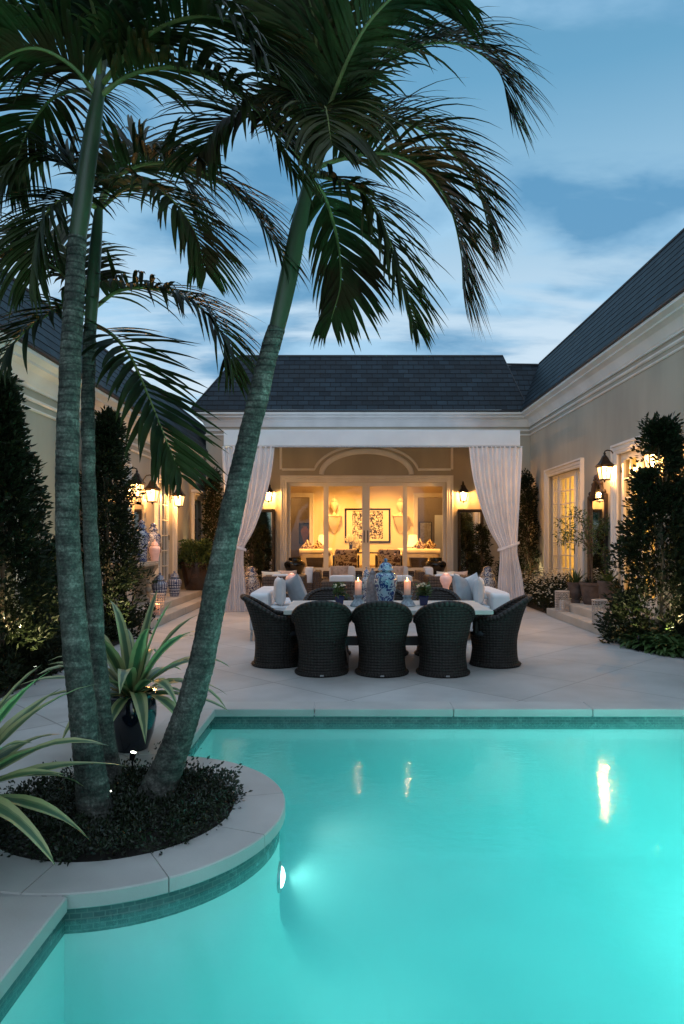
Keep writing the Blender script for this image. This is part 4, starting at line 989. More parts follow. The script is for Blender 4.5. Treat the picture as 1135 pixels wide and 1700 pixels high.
# ------------------------------------------------------------------ lounge seats under the canopy
def club(x,y,w,d,rz,label,back=0.83,arm=0.83,mat='wicker_brown',bc=0.97,group='wicker lounge seats under the canopy'):
    t=thing('wicker_armchair',(0,0,0),label,'armchair',group); th=0.16
    def bxw(mb,x0,x1,y0,y1,z0,z1):
        k=len(mb.f); mb.bbox(x0,x1,y0,y1,z0,z1,0.02)
        for i in range(k,len(mb.f)): mb.uv[i]=[((mb.v[q][0]+mb.v[q][1])*0.8,mb.v[q][2]+ (mb.v[q][1]*0.8 if mb.v[q][2]>z1-0.021 else 0)) for q in mb.f[i]]
    m=MB(); bxw(m,-w/2,w/2,-d/2,-d/2+th,0.02,back); m.build('backrest',M[mat],t,local=True)
    for s in (-1,1):
        m=MB(); a,b=sorted((s*w/2,s*(w/2-th))); bxw(m,a,b,-d/2+th+0.003,d/2,0.02,arm); m.build('arm',M[mat],t,local=True)
    m=MB(); bxw(m,-w/2+th+0.003,w/2-th-0.003,-d/2+th+0.003,d/2-0.02,0.02,0.32); m.build('base',M[mat],t,local=True)
    m=MB(); cushion(m,(0,0.06,0.41),(w-2*th-0.01,d-th-0.06,0.19),0.22,n=28); m.build('seat_cushion',M['cream_fabric'],t,local=True,smooth=True)
    m=MB(); cushion(m,(0,-d/2+th+0.11,(0.48+bc)/2),(w-2*th-0.02,0.20,bc-0.48),0.25,n=28); m.build('back_cushion',M['white_fabric'],t,local=True,smooth=True)
    t.location=(x,y,0); t.rotation_euler=(0,0,rz); return t
club(PX(470,13.9),13.9+0.42,0.86,0.88,0,'wicker lounge chair seen from behind at the far left under the canopy',0.84,0.84,bc=0.88)
club(PX(745,13.9),13.9+0.42,0.86,0.88,0,'wicker lounge chair seen from behind at the far right under the canopy',0.84,0.84,bc=0.88)
club(PX(568,13.8),13.8+0.42,0.88,0.88,0,'wicker lounge chair seen from behind left of the big ginger jar',0.74,0.74,bc=0.86)
club(PX(664,13.8),13.8+0.42,0.88,0.88,0,'wicker lounge chair seen from behind right of the big ginger jar',0.74,0.74,bc=0.86)
club(PX(568,16.9),16.9,1.0,0.85,PI,'wicker lounge chair facing the pool, left of centre in front of the steps',0.80,0.66,bc=0.93)
club(PX(656,16.9),16.9,1.0,0.85,PI,'wicker lounge chair facing the pool, right of centre in front of the steps',0.80,0.66,bc=0.93)
club(PX(502,15.9),16.0,0.9,0.85,PI/2,'white cushioned lounge chair turned sideways at the left under the canopy',0.86,0.6,bc=0.95)
club(PX(722,15.9),16.0,0.9,0.85,-PI/2,'white cushioned lounge chair turned sideways at the right under the canopy',0.86,0.6,bc=0.95)
pg='pillows on the wicker lounge seats'
for (px,py,Y,w,rz,mat,lb) in ((450,950,14.6,0.42,0.2,'cream_fabric','cream pillow on the far left wicker chair'),(478,950,14.7,0.44,-0.3,'blush_fabric','blush pillow on the far left wicker chair'),
    (563,955,16.7,0.46,0.1,'blush_fabric','blush pillow on the left chair facing the pool'),(655,955,16.7,0.46,-0.1,'blush_fabric','blush pillow on the right chair facing the pool'),
    (738,950,14.6,0.42,0.3,'cream_fabric','cream pillow on the far right wicker chair'),(760,951,14.7,0.42,-0.2,'blush_fabric','blush pillow on the far right wicker chair')):
    lone_pillow((PX(px,Y),Y,0.505+w/2),w,0.16,rotm(rz)@Matrix.Rotation(0.2,3,'X'),mat,lb,pg)
# side tables with glowing pink jars
PJ=[(0.0,0.0),(0.50,0.0),(0.52,0.02),(0.48,0.22),(0.58,0.34),(0.92,0.55),(1.0,0.68),(0.92,0.80),(0.60,0.88),(0.48,0.91)]
PL=[(0.6,0.91),(0.6,0.925),(0.35,0.96),(0.12,0.985),(0.001,1.0)]
for px,lb in ((484,'left'),(740,'right')):
    x=PX(px,12.6); t=thing('side_table',(x,12.6,0),'round dark side table under the %s pink glowing jar'%lb,'table','small side tables')
    m=MB(); m.lathe([(0,0.58),(0.24,0.58),(0.25,0.59),(0.25,0.61),(0.24,0.62),(0,0.62)],28,(x,12.6,0),cap0=False,cap1=False); m.build('top',M['dark_wood'],t)
    m=MB(); m.lathe([(0.0,0),(0.18,0),(0.18,0.02),(0.05,0.06),(0.04,0.3),(0.06,0.55),(0.10,0.579),(0,0.579)],20,(x,12.6,0),cap0=False,cap1=False); m.build('leg',M['dark_wood'],t,smooth=True)
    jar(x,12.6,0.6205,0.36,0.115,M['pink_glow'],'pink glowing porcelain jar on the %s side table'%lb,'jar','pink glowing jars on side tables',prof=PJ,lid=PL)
    light('jar_light','POINT',(x,12.55,1.02),0.6,(1,0.45,0.25),0.03)
# garden seat jars by the curtains
SJ=[(0.0,0.0),(0.80,0.0),(0.84,0.05),(0.90,0.20),(1.0,0.42),(1.0,0.55),(0.92,0.68),(0.74,0.74),(0.70,0.77)]
SL=[(0.80,0.77),(0.80,0.79),(0.66,0.84),(0.52,0.88),(0.50,0.93),(0.42,0.97),(0.2,0.995),(0.001,1.0)]
jar(PX(809,15.7),15.7,0,0.98,0.215,M['porc_stool'],'large blue and cream lidded jar on the floor beside the right curtain','jar','floor jars beside the curtains','floor_jar',prof=SJ,lid=SL)
jar(PX(416,15.7),15.7,0,0.98,0.215,M['porc_stool'],'large blue and cream lidded jar on the floor beside the left curtain','jar','floor jars beside the curtains','floor_jar',prof=SJ,lid=SL)
# black urns at the door
UR=[(0,0),(0.62,0),(0.66,0.04),(0.84,0.3),(1.0,0.56),(0.98,0.68),(0.80,0.80),(0.60,0.84),(0.58,0.97),(0.63,1.0),(0.55,1.0),(0.5,0.9)]
for px,s in ((489,'left'),(723,'right')):
    m=MB(); x=PX(px,19.12); m.lathe([(q*0.30,w*0.46) for q,w in UR],28,(0,0,0),cap0=False,cap1=True); o=m.build('black_urn',M['black_glaze'],None,smooth=True); o.location=(x,19.12,0.6205)
    tag(o,'squat glossy black urn at the %s side of the glass doors'%s,'urn','black urns at the glass doors')

# ------------------------------------------------------------------ living room contents
def rp(x,y,Y): return (PX(x,Y),Y,PZ(y,Y))
ZF=0.6205
def inkmat():
    m=bpy.data.materials.new('abstract_ink'); nt,N,L=nodes_of(m); b=N['Principled BSDF']; b.inputs['Roughness'].default_value=0.7
    tc=N.new('ShaderNodeTexCoord')
    def layer(sx,sz,th,seed):
        mp=N.new('ShaderNodeMapping'); mp.inputs['Scale'].default_value=(sx,1,sz); mp.inputs['Location'].default_value=(seed,0,seed); L.new(tc.outputs['Object'],mp.inputs['Vector'])
        nz=N.new('ShaderNodeTexNoise'); nz.inputs['Scale'].default_value=1; nz.inputs['Detail'].default_value=1.5; nz.inputs['Distortion'].default_value=0.8; L.new(mp.outputs[0],nz.inputs['Vector'])
        g=mathn(N,'GREATER_THAN',None,th); L.new(nz.outputs['Fac'],g.inputs[0]); return g
    a=layer(20,6,0.55,3); c=layer(6,22,0.55,9); d=layer(13,13,0.60,5)
    mx=mathn(N,'MAXIMUM'); L.new(a.outputs[0],mx.inputs[0]); L.new(c.outputs[0],mx.inputs[1]); m2=mathn(N,'MAXIMUM'); L.new(mx.outputs[0],m2.inputs[0]); L.new(d.outputs[0],m2.inputs[1])
    sp=N.new('ShaderNodeSeparateXYZ'); L.new(tc.outputs['Generated'],sp.inputs[0])
    dx=mathn(N,'SUBTRACT',None,0.5); L.new(sp.outputs['X'],dx.inputs[0]); ax=mathn(N,'ABSOLUTE'); L.new(dx.outputs[0],ax.inputs[0]); lt=mathn(N,'LESS_THAN',None,0.36); L.new(ax.outputs[0],lt.inputs[0])
    dz=mathn(N,'SUBTRACT',None,0.52); L.new(sp.outputs['Z'],dz.inputs[0]); az=mathn(N,'ABSOLUTE'); L.new(dz.outputs[0],az.inputs[0]); lz=mathn(N,'LESS_THAN',None,0.45); L.new(az.outputs[0],lz.inputs[0])
    k=mathn(N,'MULTIPLY'); L.new(m2.outputs[0],k.inputs[0]); L.new(lt.outputs[0],k.inputs[1]); k2=mathn(N,'MULTIPLY'); L.new(k.outputs[0],k2.inputs[0]); L.new(lz.outputs[0],k2.inputs[1])
    mc=N.new('ShaderNodeMix'); mc.data_type='RGBA'; mc.inputs[6].default_value=(0.70,0.62,0.46,1); mc.inputs[7].default_value=(0.008,0.008,0.008,1); L.new(k2.outputs[0],mc.inputs[0]); L.new(mc.outputs[2],b.inputs['Base Color']); return m
W2=Wall('B',YB); W3=Wall('B',28.6)
framed('painting',W2,rect(PX(572,YB),PX(648,YB),PZ(901,YB),PZ(844,YB)),0.07,0.004,'large abstract black ink painting in a black frame on the living room back wall','painting',M['black_metal'],inkmat(),face='canvas',thick=0.04)
a=framed('picture',W3,rect(PX(496,28.5),PX(522,28.5),PZ(903,28.5),PZ(868,28.5)),0.06,0.004,'dark picture of a terracotta vase seen through the left inner doorway','picture',M['black_metal'],M['dark_room'],face='canvas',thick=0.04)
mb=MB(); cx=PX(506,28.5); vp=[(0.06,0.02),(0.08,0.1),(0.17,0.40),(0.18,0.5),(0.12,0.60),(0.07,0.63),(0.09,0.68)]
mb.add([(cx+r,28.57,PZ(901,28.5)+z) for r,z in vp]+[(cx-r,28.57,PZ(901,28.5)+z) for r,z in vp[::-1]],[tuple(range(14))]); mb.build('painted_vase',pmat('vase_paint',(0.35,0.14,0.05),(0.25,0.1,0.04),6,0.7),a)
framed('picture',W3,rect(PX(696,28.5),PX(717,28.5),PZ(904,28.5),PZ(866,28.5)),0.035,0.004,'pale sketch in a thin dark frame seen through the right inner doorway','picture',M['dark_wood'],pmat('sketch_paper',(0.5,0.42,0.3),(0.33,0.26,0.17),9,0.8),face='paper',thick=0.03)
for px,s in ((554.5,'left'),(665,'right')):
    x=PX(px,25.4); m=MB(); zt=PZ(855,25.4); zb=PZ(880,25.4)
    m.rings([[(x-w,25.596,z),(x-w,25.596-d,z),(x+w,25.596-d,z),(x+w,25.596,z)] for w,d,z in ((0.05,0.03,zb-0.12),(0.09,0.06,zb-0.02),(0.13,0.12,zb+0.08),(0.2,0.2,zb+0.25),(0.26,0.27,zt-0.06),(0.29,0.3,zt-0.04),(0.29,0.3,zt))],True,True)
    o=m.build('wall_bracket',M['room_cream'],None,smooth=True); tag(o,'white sculpted wall bracket %s of the ink painting'%s,'bracket','wall brackets beside the painting')
    jar(x,25.43,zt+0.001,0.72,0.15,M['room_cream'],'pale lidded urn on the %s wall bracket'%s,'urn','urns on the wall brackets','lidded_urn',20,
        prof=[(0,0),(0.55,0),(0.55,0.06),(0.22,0.12),(0.22,0.18),(0.6,0.30),(1.0,0.48),(1.0,0.56),(0.8,0.66),(0.62,0.70)],lid=[(0.85,0.70),(0.85,0.72),(0.5,0.82),(0.16,0.86),(0.16,0.90),(0.2,0.93),(0.05,0.99),(0.001,1.0)])
for px,s in ((536,'left'),(685,'right')):
    x=PX(px,25.0); t=thing('table_lamp',(x,25.0,ZF),'lit table lamp with a pale shade %s of the painting'%s,'lamp','table lamps in the living room'); z0=PZ(907,25.0)
    m=MB(); m.lathe([(0.15,0),(0.15,0.0),(0.21,-0.01),(0.15,0.42)][2:],24,(x,25.0,z0),cap0=False,cap1=False); m.build('lamp_shade',M['shade'],t,smooth=True)
    m=MB(); m.lathe([(0,-0.42),(0.09,-0.42),(0.09,-0.40),(0.04,-0.38),(0.10,-0.25),(0.11,-0.18),(0.03,-0.08),(0.015,0.0),(0.015,0.1)],18,(x,25.0,z0),cap0=False); m.build('base',M['bronze'],t,smooth=True)
    light('lamp_light','POINT',(x,25.0,z0+0.15),40,(1,0.55,0.18),0.05)
    m=MB(); zt=z0-0.42; m.bbox(x-0.3,x+0.3,24.75,25.35,zt-0.05,zt-0.001,0.01)
    for dx in (-0.26,0.26):
        for dy in (-0.25,0.25): m.box(x+dx-0.02,x+dx+0.02,25.05+dy-0.02,25.05+dy+0.02,ZF,zt-0.052)
    tag(m.build('end_table',M['dark_wood']),'dark end table under the %s lamp'%s,'table','end tables in the living room')
def inner_sofa(x0,x1,lb):
    t=thing('living_room_sofa',((x0+x1)/2,23.5,ZF),lb,'sofa','cream sofas in the living room'); zt=PZ(911,22.6)
    m=MB(); cushion(m,((x0+x1)/2,23.6,(ZF+0.05+zt-0.16)/2),(x1-x0,2.2,zt-0.2-ZF),0.15,n=32); m.build('body',M['cream_fabric'],t,smooth=True)
    m=MB(); m.tube([(x0-0.02,22.62,zt-0.12),(x1+0.02,22.62,zt-0.12)],0.12,16); m.tube([(x0-0.02,24.6,zt-0.12),(x1+0.02,24.6,zt-0.12)],0.12,16); m.build('arm_roll',M['cream_fabric'],t,smooth=True)
inner_sofa(PX(498,22.6),PX(548,22.6),'cream roll arm sofa end on at the left of the living room'); inner_sofa(PX(668,22.6),PX(729,22.6),'cream roll arm sofa end on at the right of the living room')
for px,py,s in ((519,905,'left'),(706,903,'right')):
    for k,dx in enumerate((-0.12,0.14)):
        lone_pillow((PX(px,23.6)+dx*1.4,23.6+0.2*k,PZ(py+3,23.6)+0.0),0.38,0.15,rotm(0.2*k)@Matrix.Rotation(0.7,3,'Y')@Matrix.Rotation(-0.3,3,'X'),'floral','floral pillow on the %s cream sofa, %s of its pair'%(s,('left','right')[k]),'floral pillows in the living room')
for px,s in ((574,'left'),(645.5,'right')):
    x=PX(px,21.6); t=thing('slipper_chair',(x,21.6,ZF),'floral upholstered chair seen from behind in the living room, %s of centre'%s,'armchair','floral chairs in the living room'); w=PX(593,21.6)-PX(574,21.6)
    m=MB(); cushion(m,(x,21.5,(PZ(950,21.5)+PZ(913,21.5))/2),(2*w-0.02,0.2,PZ(912,21.5)-PZ(952,21.5)),0.2,n=32); m.build('backrest',M['floral'],t,smooth=True)
    m=MB(); cushion(m,(x,21.95,ZF+0.36),(2*w-0.04,0.75,0.22),0.25,n=28); m.build('seat',M['floral'],t,smooth=True)
    for sx in (-1,1):
        m=MB(); m.bbox(x+sx*w-0.06 if sx<0 else x+w+0.005,x-w-0.005 if sx<0 else x+w+0.06,21.5,22.2,ZF,PZ(922,21.5),0.01); m.build('arm',M['dark_wood'],t)
x=PX(607,23.2); t=thing('coffee_table',(x,23.2,ZF),'dark low table with crossed legs between the floral chairs','table'); 
m=MB(); m.bbox(x-0.5,x+0.5,22.8,23.6,ZF+0.50,ZF+0.54,0.008); m.build('top',M['dark_wood'],t)
for s in (-1,1):
    m=MB(); m.tube([(x+s*0.45,22.85,ZF),(x+s*0.45,23.55,ZF+0.499)],0.02,6); m.build('leg',M['dark_wood'],t); m=MB(); m.tube([(x+s*0.45-0.05*s,23.55,ZF),(x+s*0.45-0.05*s,22.85,ZF+0.499)],0.02,6); m.build('leg',M['dark_wood'],t)
for px,py,r,s in ((582,896,0.17,'taller'),(594,905,0.19,'lower, wider')):
    x=PX(px,23.3); z=PZ(py,23.3); t=thing('flower_vase',(x,23.3,ZF+0.541),'%s round bunch of pale flowers in a dark vase in the living room'%s,'flowers','flowers in the living room')
    m=MB(); m.lathe([(0,0),(0.05,0),(0.06,0.1),(0.05,z-r*0.5-ZF-0.541)],14,(x,23.3,ZF+0.541),cap0=False); m.build('vase',M['black_glaze'],t,smooth=True)
    f=MB(); clump(f,Vector((x,23.3,z)),r,260,0.07,0.8); f.build('blossom',M['blossom'],t)['kind']='stuff'
for px,s in ((523,'left'),(694,'right')):
    x=PX(px,20.4); m=MB(); a=0.26; b=0.19; zt=PZ(926,20.4)
    m.rings([[(x-w,20.4-w,z),(x+w,20.4-w,z),(x+w,20.4+w,z),(x-w,20.4+w,z)] for w,z in ((b,ZF),(a,zt),(a+0.01,zt+0.005),(a-0.02,zt),(a-0.04,zt-0.05))],True,True)
    tag(m.build('tapered_planter',M['brown_wood']),'dark tapered square bin just inside the %s glass door'%s,'planter','bins just inside the doors')

# ------------------------------------------------------------------ left side: console and jars
t=thing('console_table',(-4.1,13.45,0.30),'carved stone console table with a curved top against the left wall','table'); zt=1.15; m=MB(); pts=[]
for k in range(25):
    a=PI*k/24; pts.append((-4.39+0.52*(math.sin(a)**0.6), 13.45-1.15*math.cos(a)))
m.rings([[(-4.392+(p[0]+4.392)*s,13.45+(p[1]-13.45)*(0.97+0.03*s),z) for p in pts] for s,z in ((0.94,zt-0.085),(1.0,zt-0.07),(1.0,zt-0.03),(0.97,zt-0.02),(0.97,zt))],True,True); m.build('top',M['stone_carved'],t)
for y in (12.65,14.2):
    m=MB(); m.rings([[(-4.39,y-w,z),(-4.39+d,y-w,z),(-4.39+d,y+w,z),(-4.39,y+w,z)] for w,d,z in ((0.13,0.28,0.301),(0.13,0.28,0.36),(0.10,0.20,0.40),(0.09,0.16,0.55),(0.10,0.20,0.75),(0.12,0.30,0.90),(0.13,0.38,1.0),(0.13,0.38,1.062))],True,True)
    for z,r in ((0.9,0.09),(0.55,0.07),(0.72,0.06)): m.lathe([(0.001,-r),(r*0.8,-r*0.6),(r,0),(r*0.8,r*0.6),(0.001,r)],12,(-4.39+0.22,y,z))
    m.build('leg',M['stone_carved'],t,smooth=True,angle=40)
TJ=[(0,0),(0.66,0),(0.68,0.03),(0.62,0.12),(0.72,0.32),(0.95,0.52),(1.0,0.60),(0.92,0.67),(0.55,0.72),(0.48,0.75),(0.50,0.79)]
TL=[(0.60,0.79),(0.60,0.82),(0.40,0.87),(0.30,0.90),(0.42,0.93),(0.25,0.97),(0.001,1.0)]
jar(-4.14,PX(0,1)*0+13.62,1.1505,0.84,0.165,M['porc_scroll'],'tall blue and white lidded jar at the near end of the stone console','jar','blue and white jars on the console',prof=TJ,lid=TL)
jar(-4.14,14.42,1.1505,0.80,0.165,M['porc_scroll'],'tall blue and white lidded jar at the far end of the stone console','jar','blue and white jars on the console',prof=TJ,lid=TL)
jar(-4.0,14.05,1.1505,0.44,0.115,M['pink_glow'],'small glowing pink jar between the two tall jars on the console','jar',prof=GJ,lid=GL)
light('jar_light','POINT',(-3.86,13.95,1.5),0.5,(1,0.5,0.3),0.03)
jar(-3.98,14.35,0.3005,0.60,0.17,M['porc_check'],'blue and white lidded jar on the step under the far end of the console','jar','jars standing on the left step',prof=GJ,lid=GL)
jar(-3.98,15.55,0.3005,0.58,0.165,M['porc_check'],'blue and white lidded jar on the step beside the big dark planter','jar','jars standing on the left step',prof=GJ,lid=GL)
def cane_lantern(x,y,z,h,r,label,lit):
    t=thing('candle_lantern',(x,y,z),label,'lantern','woven cane candle lanterns on the steps'); m=MB()
    n=16
    for k in range(n):
        a=2*PI*k/n; m.tube([(x+r*math.cos(a),y+r*math.sin(a),z+0.02),(x+r*1.03*math.cos(a),y+r*1.03*math.sin(a),z+h-0.02)],0.004,5)
    for i in range(9):
        zz=z+0.012+(h-0.024)*i/8; rr=0.013 if i in (0,8) else 0.006
        m.tube([(x+(r+0.004*math.sin(5*q))*math.cos(2*PI*q/32),y+(r+0.004*math.sin(5*q))*math.sin(2*PI*q/32),zz+(0.009*math.cos(q*PI) if 0<i<8 else 0)) for q in range(33)],rr,6,caps=False)
    m.lathe([(0,0.004),(r,0.004),(r,0.02),(0,0.02)],24,(x,y,z),cap0=False,cap1=False); m.build('cage',M['wicker_white'],t,smooth=True)
    c=MB(); c.lathe([(0,0.022),(0.045,0.022),(0.047,0.03),(0.047,h*0.52),(0.03,h*0.53),(0,h*0.51)],18,(x,y,z),cap0=False,cap1=False); c.build('candle',M['candle'] if lit else M['white_fabric'],t,smooth=True)
    if lit: light('flame_light','POINT',(0,0,h*0.6),1.5,(1,0.45,0.15),0.012,t)
cane_lantern(-3.635,12.95,0.1505,0.42,0.125,'woven cane lantern with a glowing candle on the left step beside the shrub',True)
cane_lantern(4.275,13.75,0.1505,0.41,0.135,'white cane lantern on the right step in front of the urns, farther of the pair',False)
cane_lantern(4.275,11.65,0.1505,0.42,0.135,'white cane lantern on the right step beside the big shrub, nearer of the pair',False)
# ------------------------------------------------------------------ shrubs and beds
cone = lambda u: (0.62+0.38*min(1,u/0.15))*(1-u)**0.72+0.05
col_ = lambda u: (0.75+0.25*min(1,u/0.2))*(1-u)**0.5+0.06
tcone = lambda u: min(0.95,(1-u)*1.38)*(0.8+0.2*min(1,u/0.1))+0.05
bush = lambda u: (0.8+0.2*min(1,u/0.12))*max(0,1-u/0.93)**0.85+(0.20 if u>0.86 else 0.10)
GS='clipped conical shrubs around the terrace'
shrub('conical_shrub',4.70,10.35,0,3.34,0.92,0.55,bush,520,34,0.085,'big dark conical shrub at the right edge, lit from below, half covering a wall lantern','shrub',GS,seed=3,cr=0.14,branches=26,stem=0.026,xmin=4.0,xmax=5.04,gap=(4.40,4.78,2.60,2.96,10.9),ymax=10.75)
shrub('conical_shrub',-4.02,7.9,0,3.40,0.54,0.75,tcone,520,32,0.09,'big dark conical shrub at the left edge in front of the wall','shrub',GS,seed=11,cr=0.14,branches=22,stem=0.026)
shrub('conical_shrub',-3.90,11.0,0,3.58,0.50,0.75,col_,500,32,0.08,'tall dark shrub right of the two upright palm trunks, beside the stone console','shrub',GS,seed=21,cr=0.13,branches=22,stem=0.026)
shrub('conical_shrub',-3.72,18.7,0.0,3.45,0.42,0.45,cone,230,24,0.085,'narrow conical shrub at the far left corner behind the leaning palm','shrub',GS,seed=31,cr=0.13)
shrub('conical_shrub',4.86,18.75,0,3.35,0.46,0.5,cone,230,24,0.085,'narrow conical shrub in the far right corner behind the curtain','shrub',GS,seed=41,cr=0.13)
shrub('low_shrub',-4.15,9.6,0,1.5,0.40,0.7,col_,150,24,0.08,'shorter dark shrub against the left wall behind the palm trunks','shrub',seed=43,cr=0.13)
# plants in front of the tall mirrors
POT=[(0,0),(0.66,0),(0.70,0.04),(0.88,0.55),(0.96,0.86),(1.04,0.88),(1.04,1.0),(0.92,1.0),(0.90,0.88)]
def pot(x,y,z,h,r,mat,t,name='pot',prof=POT):
    m=MB(); m.lathe([(q*r,w*h) for q,w in prof],28,(x,y,z),cap0=False,cap1=False); m.build(name,M[mat],t,smooth=True,angle=40)
    s=MB(); s.lathe([(0,h*0.9),(r*0.9,h*0.9)],20,(x,y,z),cap0=False,cap1=False); s.build('soil',M['soil'],t)
def pot_shrub(x,y,z,ph,pr,mat,h,rx,label,seed,ncl=110,npc=22,size=0.07,group=None,leaf='leaf_dark',prof=col_,cr=0.11):
    t=shrub('potted_shrub',x,y,z+ph*0.88,h,rx,rx,prof,ncl,npc,size,label,'plant',group,leaf,seed=seed,cr=cr,branches=10,stem=0.02)
    pot(x,y,z,ph,pr,mat,t); return t
g='potted shrubs in front of the tall mirrors'
pot_shrub(3.52,18.3,0,0.55,0.28,'black_glaze',1.45,0.36,'potted shrub in front of the right standing mirror',51,group=g)
pot_shrub(-2.62,18.3,0,0.55,0.28,'black_glaze',1.45,0.36,'potted shrub in front of the left standing mirror',52,group=g)
pot_shrub(3.95,17.2,0,0.4,0.22,'black_glaze',0.75,0.32,'low potted shrub just behind the right curtain',54,group=g,ncl=60)
t=pot_shrub(-3.93,17.55,0.3005,0.72,0.40,'brown_glaze',0.55,0.55,'wide glossy dark brown planter of low leafy shrub on the left step',53,ncl=120,npc=20,size=0.10,leaf='leaf_mid',prof=lambda u: 1-u*0.5)
# daisy bed
rnd=random.Random(60); t=thing('daisy_bush',(4.7,16.2,0),'mound of white daisies beside the right curtain against the wall','flowers'); f=MB(); w=MB()
for k in range(430):
    x=rnd.uniform(4.28,5.08); y=rnd.uniform(14.62,18.0); e=min(1,(x-4.2)/0.3)*min(1,(y-14.5)/0.35); zt=(0.48+0.28*noise.noise(Vector((x*2,y*1.5,3)))+0.2*(x-4.3))*e+0.08
    z=zt*rnd.random()**0.5; clump(f,Vector((x,y,z)),0.11,16,0.055,0.4)
for k in range(560):
    x=rnd.uniform(4.28,5.08); y=rnd.uniform(14.62,18.0); e=min(1,(x-4.2)/0.3)*min(1,(y-14.5)/0.35); zt=(0.48+0.28*noise.noise(Vector((x*2,y*1.5,3)))+0.2*(x-4.3))*e+0.12
    c=Vector((x,y,zt+rnd.uniform(-0.12,0.10)))
    for q in range(6): leaf_at(w,c,Vector((math.cos(q*PI/3)-0.4,math.sin(q*PI/3)-0.5,0.5)),0.030,0.55)
f.build('foliage',M['leaf_dark'],t); w.build('blossom',M['blossom'],t)['kind']='stuff'
# hosta ground cover right
rnd=random.Random(61)
def strap(mb,c,az,el,L,w,droop,n=8,tw=0.0,fold=0.25,sway=0.0):
    p=Vector(c); d=Vector((math.cos(az)*math.cos(el),math.sin(az)*math.cos(el),math.sin(el))); side=Vector((-math.sin(az),math.cos(az),0)); rows=[]
    ph=rnd.uniform(0,6)
    for i in range(n+1):
        t=i/n; ww=w*(min(1,0.45+t*1.6) if t<0.35 else max(0.0,1-((t-0.35)/0.65)**1.8))
        up=side.cross(d).normalized()*-1
        s2=(side+up*tw*t).normalized(); wav=up*(0.10*ww*math.sin(9*t+ph))
        rows.append([p+s2*ww/2-up*0+up*fold*ww*0.5*(1)+wav, p, p-s2*ww/2+up*fold*ww*0.5-wav])
        d=(d+Vector((sway*t,0,-droop*(0.3+t)/n))).normalized(); p=p+d*L/n
    o=len(mb.v); vs=[q for r in rows for q in r]; fs=[]; uv=[]
    for i in range(n):
        for j in range(2):
            fs.append((i*3+j,i*3+j+1,(i+1)*3+j+1,(i+1)*3+j)); uv.append([(j/2,i/n),((j+1)/2,i/n),((j+1)/2,(i+1)/n),(j/2,(i+1)/n)])
    mb.add(vs,fs,uv)
m=MB(); 
bnd=lambda y: 4.12+0.42*max(0,(9.95-y)/0.8)**1.5 if y<9.95 else 4.14+0.06*(y-9.95)
for k in range(330):
    y=rnd.uniform(9.12,11.15); x=bnd(y)+0.1+rnd.random()**1.4*0.8
    for q in range(8): strap(m,(x,y,0.01),rnd.uniform(0,2*PI),rnd.uniform(0.5,1.3),rnd.uniform(0.22,0.38),rnd.uniform(0.07,0.12),2.4,5)
tag(m.build('ground_cover',M['hosta_leaf'],smooth=True),'low broad leafy ground cover along the right bed in front of the big shrub','ground cover',kind='stuff')
m=MB()
for k in range(420):
    y=rnd.uniform(6.9,12.6); x=-4.3+rnd.random()*(0.75+0.35*noise.noise(Vector((y*1.1,2,0)))); 
    if y>12.0: x=-4.3+rnd.random()*0.75
    zt=0.28+0.15*noise.noise(Vector((x*2,y*2,1))); clump(m,Vector((x,y,max(0.03,zt*rnd.random()))),0.13,18,0.08,0.4)
tag(m.build('ground_cover',M['leaf_dark']),'low dark leafy ground cover under the left shrubs','ground cover',kind='stuff')
# tree in a pot and urns at right
rnd=random.Random(62); t=thing('potted_tree',(4.85,13.65,0.3005),'slender small tree with feathery leaves in a clay pot in front of the arched mirror','tree'); pot(4.85,13.65,0.3005,0.44,0.25,'terracotta',t)
b=MB(); b.tube([(4.85,13.65,0.68),(4.83,13.63,1.0),(4.78,13.6,1.35),(4.70,13.58,1.65),(4.66,13.55,1.95)],[0.022,0.018,0.015,0.011,0.005],7); f=MB()
for (dx,dz) in ((-0.35,0.28),(-0.46,0.10),(-0.25,-0.05),(-0.05,0.35),(-0.18,0.55),(0.2,0.2),(0.35,0.02),(0.3,-0.22),(0.05,0.08),(-0.42,-0.12),(0.45,0.25),(0.15,-0.3),(0.42,-0.4)):
    e=Vector((4.68+dx*0.95,13.55+rnd.uniform(-.25,.25),1.68+dz*0.9)); b.tube([(4.75,13.6,1.40+0.12*rnd.random()),(4.72+dx*0.4,13.57,1.6+dz*0.35),e],[0.01,0.007,0.003],5)
    for q in range(4): clump(f,e+Vector((rnd.gauss(0,.07),rnd.gauss(0,.07),rnd.gauss(0,.05))),0.11,20,0.075,0.34,None,-0.1)
b.build('trunk',M['bark'],t,smooth=True); f.build('foliage',M['leaf_mid'],t)
for k in range(1):
    m=MB()
    for q in range(30): strap(m,(4.85+rnd.uniform(-.1,.1),13.65+rnd.uniform(-.1,.1),0.70),rnd.uniform(0,2*PI),rnd.uniform(0.4,1.2),0.22,0.025,1.8,5)
    m.build('underplanting',M['leaf_dark'],t,smooth=True)
URN=[(0,0),(0.55,0),(0.57,0.07),(0.42,0.14),(0.44,0.20),(0.80,0.38),(0.90,0.60),(0.88,0.85),(1.0,0.92),(1.0,1.0),(0.88,1.0),(0.85,0.9)]
